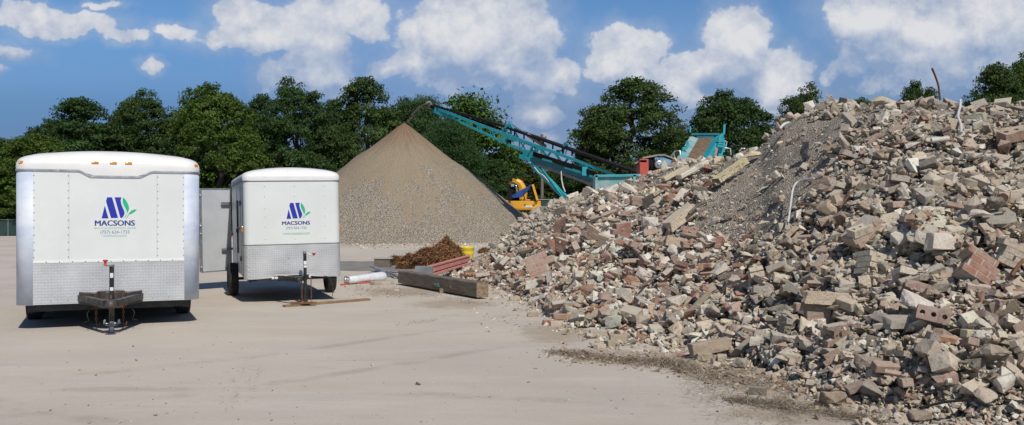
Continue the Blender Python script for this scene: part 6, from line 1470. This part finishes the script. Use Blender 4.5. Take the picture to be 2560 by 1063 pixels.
TR = [('b', 20, 352, 120, 80, G2, 'low dark tree at the far left end of the wood', 0), ('c', 75, 345, 95, 76, G3, 'low rounded brighter green tree left of the broad dark crown', 1.),
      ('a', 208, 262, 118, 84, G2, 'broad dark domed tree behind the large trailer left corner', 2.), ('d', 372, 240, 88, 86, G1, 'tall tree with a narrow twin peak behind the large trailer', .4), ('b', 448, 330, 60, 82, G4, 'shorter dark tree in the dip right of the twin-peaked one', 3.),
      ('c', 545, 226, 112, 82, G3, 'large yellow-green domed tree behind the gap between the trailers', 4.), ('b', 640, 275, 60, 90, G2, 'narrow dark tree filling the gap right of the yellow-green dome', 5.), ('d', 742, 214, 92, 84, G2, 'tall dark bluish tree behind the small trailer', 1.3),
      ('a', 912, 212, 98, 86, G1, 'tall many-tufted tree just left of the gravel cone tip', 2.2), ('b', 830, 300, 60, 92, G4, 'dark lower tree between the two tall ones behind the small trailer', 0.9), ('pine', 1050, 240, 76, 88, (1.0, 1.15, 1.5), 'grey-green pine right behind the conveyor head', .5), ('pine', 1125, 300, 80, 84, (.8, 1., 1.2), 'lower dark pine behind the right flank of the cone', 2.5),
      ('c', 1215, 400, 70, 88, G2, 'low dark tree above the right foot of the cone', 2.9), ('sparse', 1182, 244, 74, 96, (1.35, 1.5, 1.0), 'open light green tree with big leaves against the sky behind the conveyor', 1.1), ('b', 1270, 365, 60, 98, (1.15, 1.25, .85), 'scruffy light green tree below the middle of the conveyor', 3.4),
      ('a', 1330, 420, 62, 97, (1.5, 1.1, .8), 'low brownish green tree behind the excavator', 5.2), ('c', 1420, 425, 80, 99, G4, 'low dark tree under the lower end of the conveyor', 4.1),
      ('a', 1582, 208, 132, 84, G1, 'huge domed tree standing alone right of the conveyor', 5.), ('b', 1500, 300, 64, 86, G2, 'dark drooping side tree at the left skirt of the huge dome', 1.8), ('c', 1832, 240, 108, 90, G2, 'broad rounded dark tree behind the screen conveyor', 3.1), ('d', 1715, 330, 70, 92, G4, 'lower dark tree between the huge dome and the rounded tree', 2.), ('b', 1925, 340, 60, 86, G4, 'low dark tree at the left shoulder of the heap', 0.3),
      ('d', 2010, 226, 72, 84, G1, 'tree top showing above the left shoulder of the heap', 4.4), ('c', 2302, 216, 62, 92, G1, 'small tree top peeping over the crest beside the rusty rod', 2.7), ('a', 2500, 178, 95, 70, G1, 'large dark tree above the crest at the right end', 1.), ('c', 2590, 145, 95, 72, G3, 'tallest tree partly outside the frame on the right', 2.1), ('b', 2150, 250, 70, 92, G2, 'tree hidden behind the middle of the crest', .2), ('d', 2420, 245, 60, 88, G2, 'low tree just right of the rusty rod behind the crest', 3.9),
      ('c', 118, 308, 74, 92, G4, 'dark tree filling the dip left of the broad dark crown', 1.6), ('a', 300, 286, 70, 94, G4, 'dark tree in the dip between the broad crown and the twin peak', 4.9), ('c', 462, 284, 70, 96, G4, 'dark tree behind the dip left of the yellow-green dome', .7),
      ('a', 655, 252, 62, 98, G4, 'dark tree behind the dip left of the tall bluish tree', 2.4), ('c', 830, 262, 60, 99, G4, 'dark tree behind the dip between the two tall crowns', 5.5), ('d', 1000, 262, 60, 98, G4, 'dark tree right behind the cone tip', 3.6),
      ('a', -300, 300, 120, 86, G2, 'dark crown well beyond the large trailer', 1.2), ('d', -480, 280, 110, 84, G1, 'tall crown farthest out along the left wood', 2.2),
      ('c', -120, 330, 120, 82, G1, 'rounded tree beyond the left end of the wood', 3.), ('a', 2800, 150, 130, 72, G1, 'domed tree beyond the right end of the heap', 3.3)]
for k_, px, tp, hw, Y, col, lb, yw in TR: tree({'pine': 'pine_tree', 'sparse': 'broadleaf_tree'}.get(k_, 'broadleaf_tree'), k_, px, tp, hw, Y, col, lb, yw)
# undergrowth and dark far wood: one mass
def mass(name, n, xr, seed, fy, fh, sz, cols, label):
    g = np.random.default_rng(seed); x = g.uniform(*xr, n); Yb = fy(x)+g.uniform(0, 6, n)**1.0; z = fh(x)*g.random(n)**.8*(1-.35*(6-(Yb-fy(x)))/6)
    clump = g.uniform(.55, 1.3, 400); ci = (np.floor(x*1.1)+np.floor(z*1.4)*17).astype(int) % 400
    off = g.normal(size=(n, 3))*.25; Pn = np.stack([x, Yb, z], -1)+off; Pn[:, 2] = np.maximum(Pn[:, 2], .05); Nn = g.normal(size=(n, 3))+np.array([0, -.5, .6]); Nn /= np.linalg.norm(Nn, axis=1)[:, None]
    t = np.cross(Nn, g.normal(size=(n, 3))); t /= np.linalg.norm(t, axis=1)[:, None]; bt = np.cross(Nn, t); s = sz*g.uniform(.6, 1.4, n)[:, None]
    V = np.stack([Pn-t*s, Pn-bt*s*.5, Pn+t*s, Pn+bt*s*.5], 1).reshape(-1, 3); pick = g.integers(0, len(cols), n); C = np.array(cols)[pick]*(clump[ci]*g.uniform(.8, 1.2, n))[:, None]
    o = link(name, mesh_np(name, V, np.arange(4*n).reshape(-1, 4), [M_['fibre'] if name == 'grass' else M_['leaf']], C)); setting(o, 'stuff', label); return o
edge = lambda x: np.interp(x, [-60, -45, -34, -24, -12, 5, 20, 40, 80], [74, 74, 77, 83, 88, 93, 90, 84, 80])
GC = [(.045, .075, .02), (.06, .095, .025), (.035, .055, .018), (.075, .11, .03), (.09, .085, .03)]
mass('undergrowth', 90000, (-52, 60), 3, edge, lambda x: 3.6+1.2*np.sin(x*.7)+.8*np.sin(x*1.9), .17, GC, 'dense bushes and creepers along the foot of the wood')
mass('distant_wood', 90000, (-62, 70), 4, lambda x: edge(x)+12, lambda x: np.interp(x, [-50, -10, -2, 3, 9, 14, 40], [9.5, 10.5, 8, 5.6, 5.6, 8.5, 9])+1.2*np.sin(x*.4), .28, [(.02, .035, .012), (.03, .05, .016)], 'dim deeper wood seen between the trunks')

# ------------------------------------------------------------------ straw washed along the yard, twigs and grit
def band(pts, n, w, seed):
    rr_ = random.Random(seed); res = []
    for _ in range(n):
        t = rr_.random()*(len(pts)-1); i = int(t); f = t-i; px = pts[i][0]+(pts[i+1][0]-pts[i][0])*f; py = pts[i][1]+(pts[i+1][1]-pts[i][1])*f; ww = w*(pts[i][2]+(pts[i+1][2]-pts[i][2])*f)
        p = G(px+rr_.gauss(0, 12), max(560, py+rr_.gauss(0, ww))); res.append((p.x, p.y, abs(rr_.gauss(0, .012))+.003+.03*rr_.random()*(ww > 6), 1))
    return res
TAN = [(.27, .215, .15), (.20, .155, .105), (.33, .27, .20), (.14, .11, .078)]
l1 = [(1378, 881, .5), (1450, 890, 1.), (1520, 899, 1.1), (1600, 906, 1.3), (1680, 912, 1.5), (1720, 925, 2.2), (1800, 945, 3.2), (1900, 955, 3.8), (1990, 965, 3.2)]
l2 = [(1820, 1000, .8), (1890, 1008, 1.), (1970, 1020, 1.4), (2100, 1040, 1.3), (2200, 1062, 1.)]
l3 = [(1700, 930, 5), (1800, 985, 6), (1950, 1010, 7), (2000, 1000, 8)]
l4 = [(880, 722, .8), (960, 728, 1.4), (1020, 733, 1.6), (1100, 742, 1.2), (1190, 760, 1.0)]
l5 = [(1000, 815, .4), (1090, 800, .4), (1200, 770, .5), (1290, 755, .8)]
o = fibres('straw_debris', band(l1, 4200, 5, 1)+band(l2, 1700, 5, 2)+band(l3, 1000, 6, 3)+band(l4, 700, 3, 4)+band(l5, 120, 4, 5)+band([(560, 1010, 2), (600, 960, 3), (650, 940, 2)], 50, 14, 8), .085, .0028, TAN, 5, curl=.5, flat_=.22, nseg=2); setting(o, 'stuff', 'tan straw and twigs washed into lines on the yard')
mpts = []
for l, n, w in ((l1, 90, 1), (l2, 40, 1)):
    for p_ in band(l, n, 2.5, 12): mpts.append(p_)
rr_ = random.Random(8); VS = []; FS = []; CS = []; off = 0
def chips(n, fn, lo, hi, tones, flat_=.6):
    global off
    for _ in range(n):
        p_ = fn(); s = rr_.uniform(lo, hi)*(1 if rr_.random() < .9 else 1.8); V, F = FR[rr_.randrange(16)]; Mx = np.array(rotm(rr_, .4)); VV = (V*s*np.array([1, 1, flat_])) @ Mx.T+np.array([p_.x, p_.y, s*.2]); VS.append(VV); FS.append(F+off); off += len(V); CS.append(np.tile(tonejit(rr_, rr_.choice(tones)), (len(F), 1)))
chips(700, lambda: G(rr_.uniform(-50, 2300), 720+340*rr_.random()**1.2), .004, .012, ['beige', 'dusty brown', 'dark grey', 'brown', 'pale'])
chips(1100, lambda: (lambda q_: G(q_[0]+rr_.gauss(0, 25), q_[1]+rr_.gauss(0, 9)))((lambda t: (l1[int(t)][0]+(l1[int(t)+1][0]-l1[int(t)][0])*(t % 1), l1[int(t)][1]+(l1[int(t)+1][1]-l1[int(t)][1])*(t % 1)))(rr_.uniform(0, 7.99))), .006, .03, ['beige', 'dusty brown', 'brown'])
chips(160, lambda: G(rr_.uniform(860, 1010), rr_.uniform(700, 745)), .008, .03, ['beige', 'dusty brown', 'pale'])
chips(200, lambda: G(rr_.uniform(1180, 1450), rr_.uniform(748, 830)), .008, .03, ['beige', 'dusty brown', 'pale'])
chips(60, lambda: G(rr_.uniform(-50, 1900), 700+360*rr_.random()), .012, .026, ['beige', 'dusty brown', 'grey', 'pale'])
chips(900, lambda: (lambda x_: G(x_+rr_.gauss(0, 20), float(np.interp(x_, XS, FY))+abs(rr_.gauss(0, 16))))(rr_.uniform(1150, 2560)), .012, .05, ['beige', 'dusty brown', 'grey', 'pale', 'dusty red'])
chips(120, lambda: G(rr_.uniform(860, 1250), rr_.uniform(612, 622)), .03, .08, ['beige', 'dusty brown', 'pale'])
setting(link('grit', mesh_np('grit', np.concatenate(VS), np.concatenate(FS), [M_['frag']], np.concatenate(CS))), 'stuff', 'scattered grit and small chips on the yard')
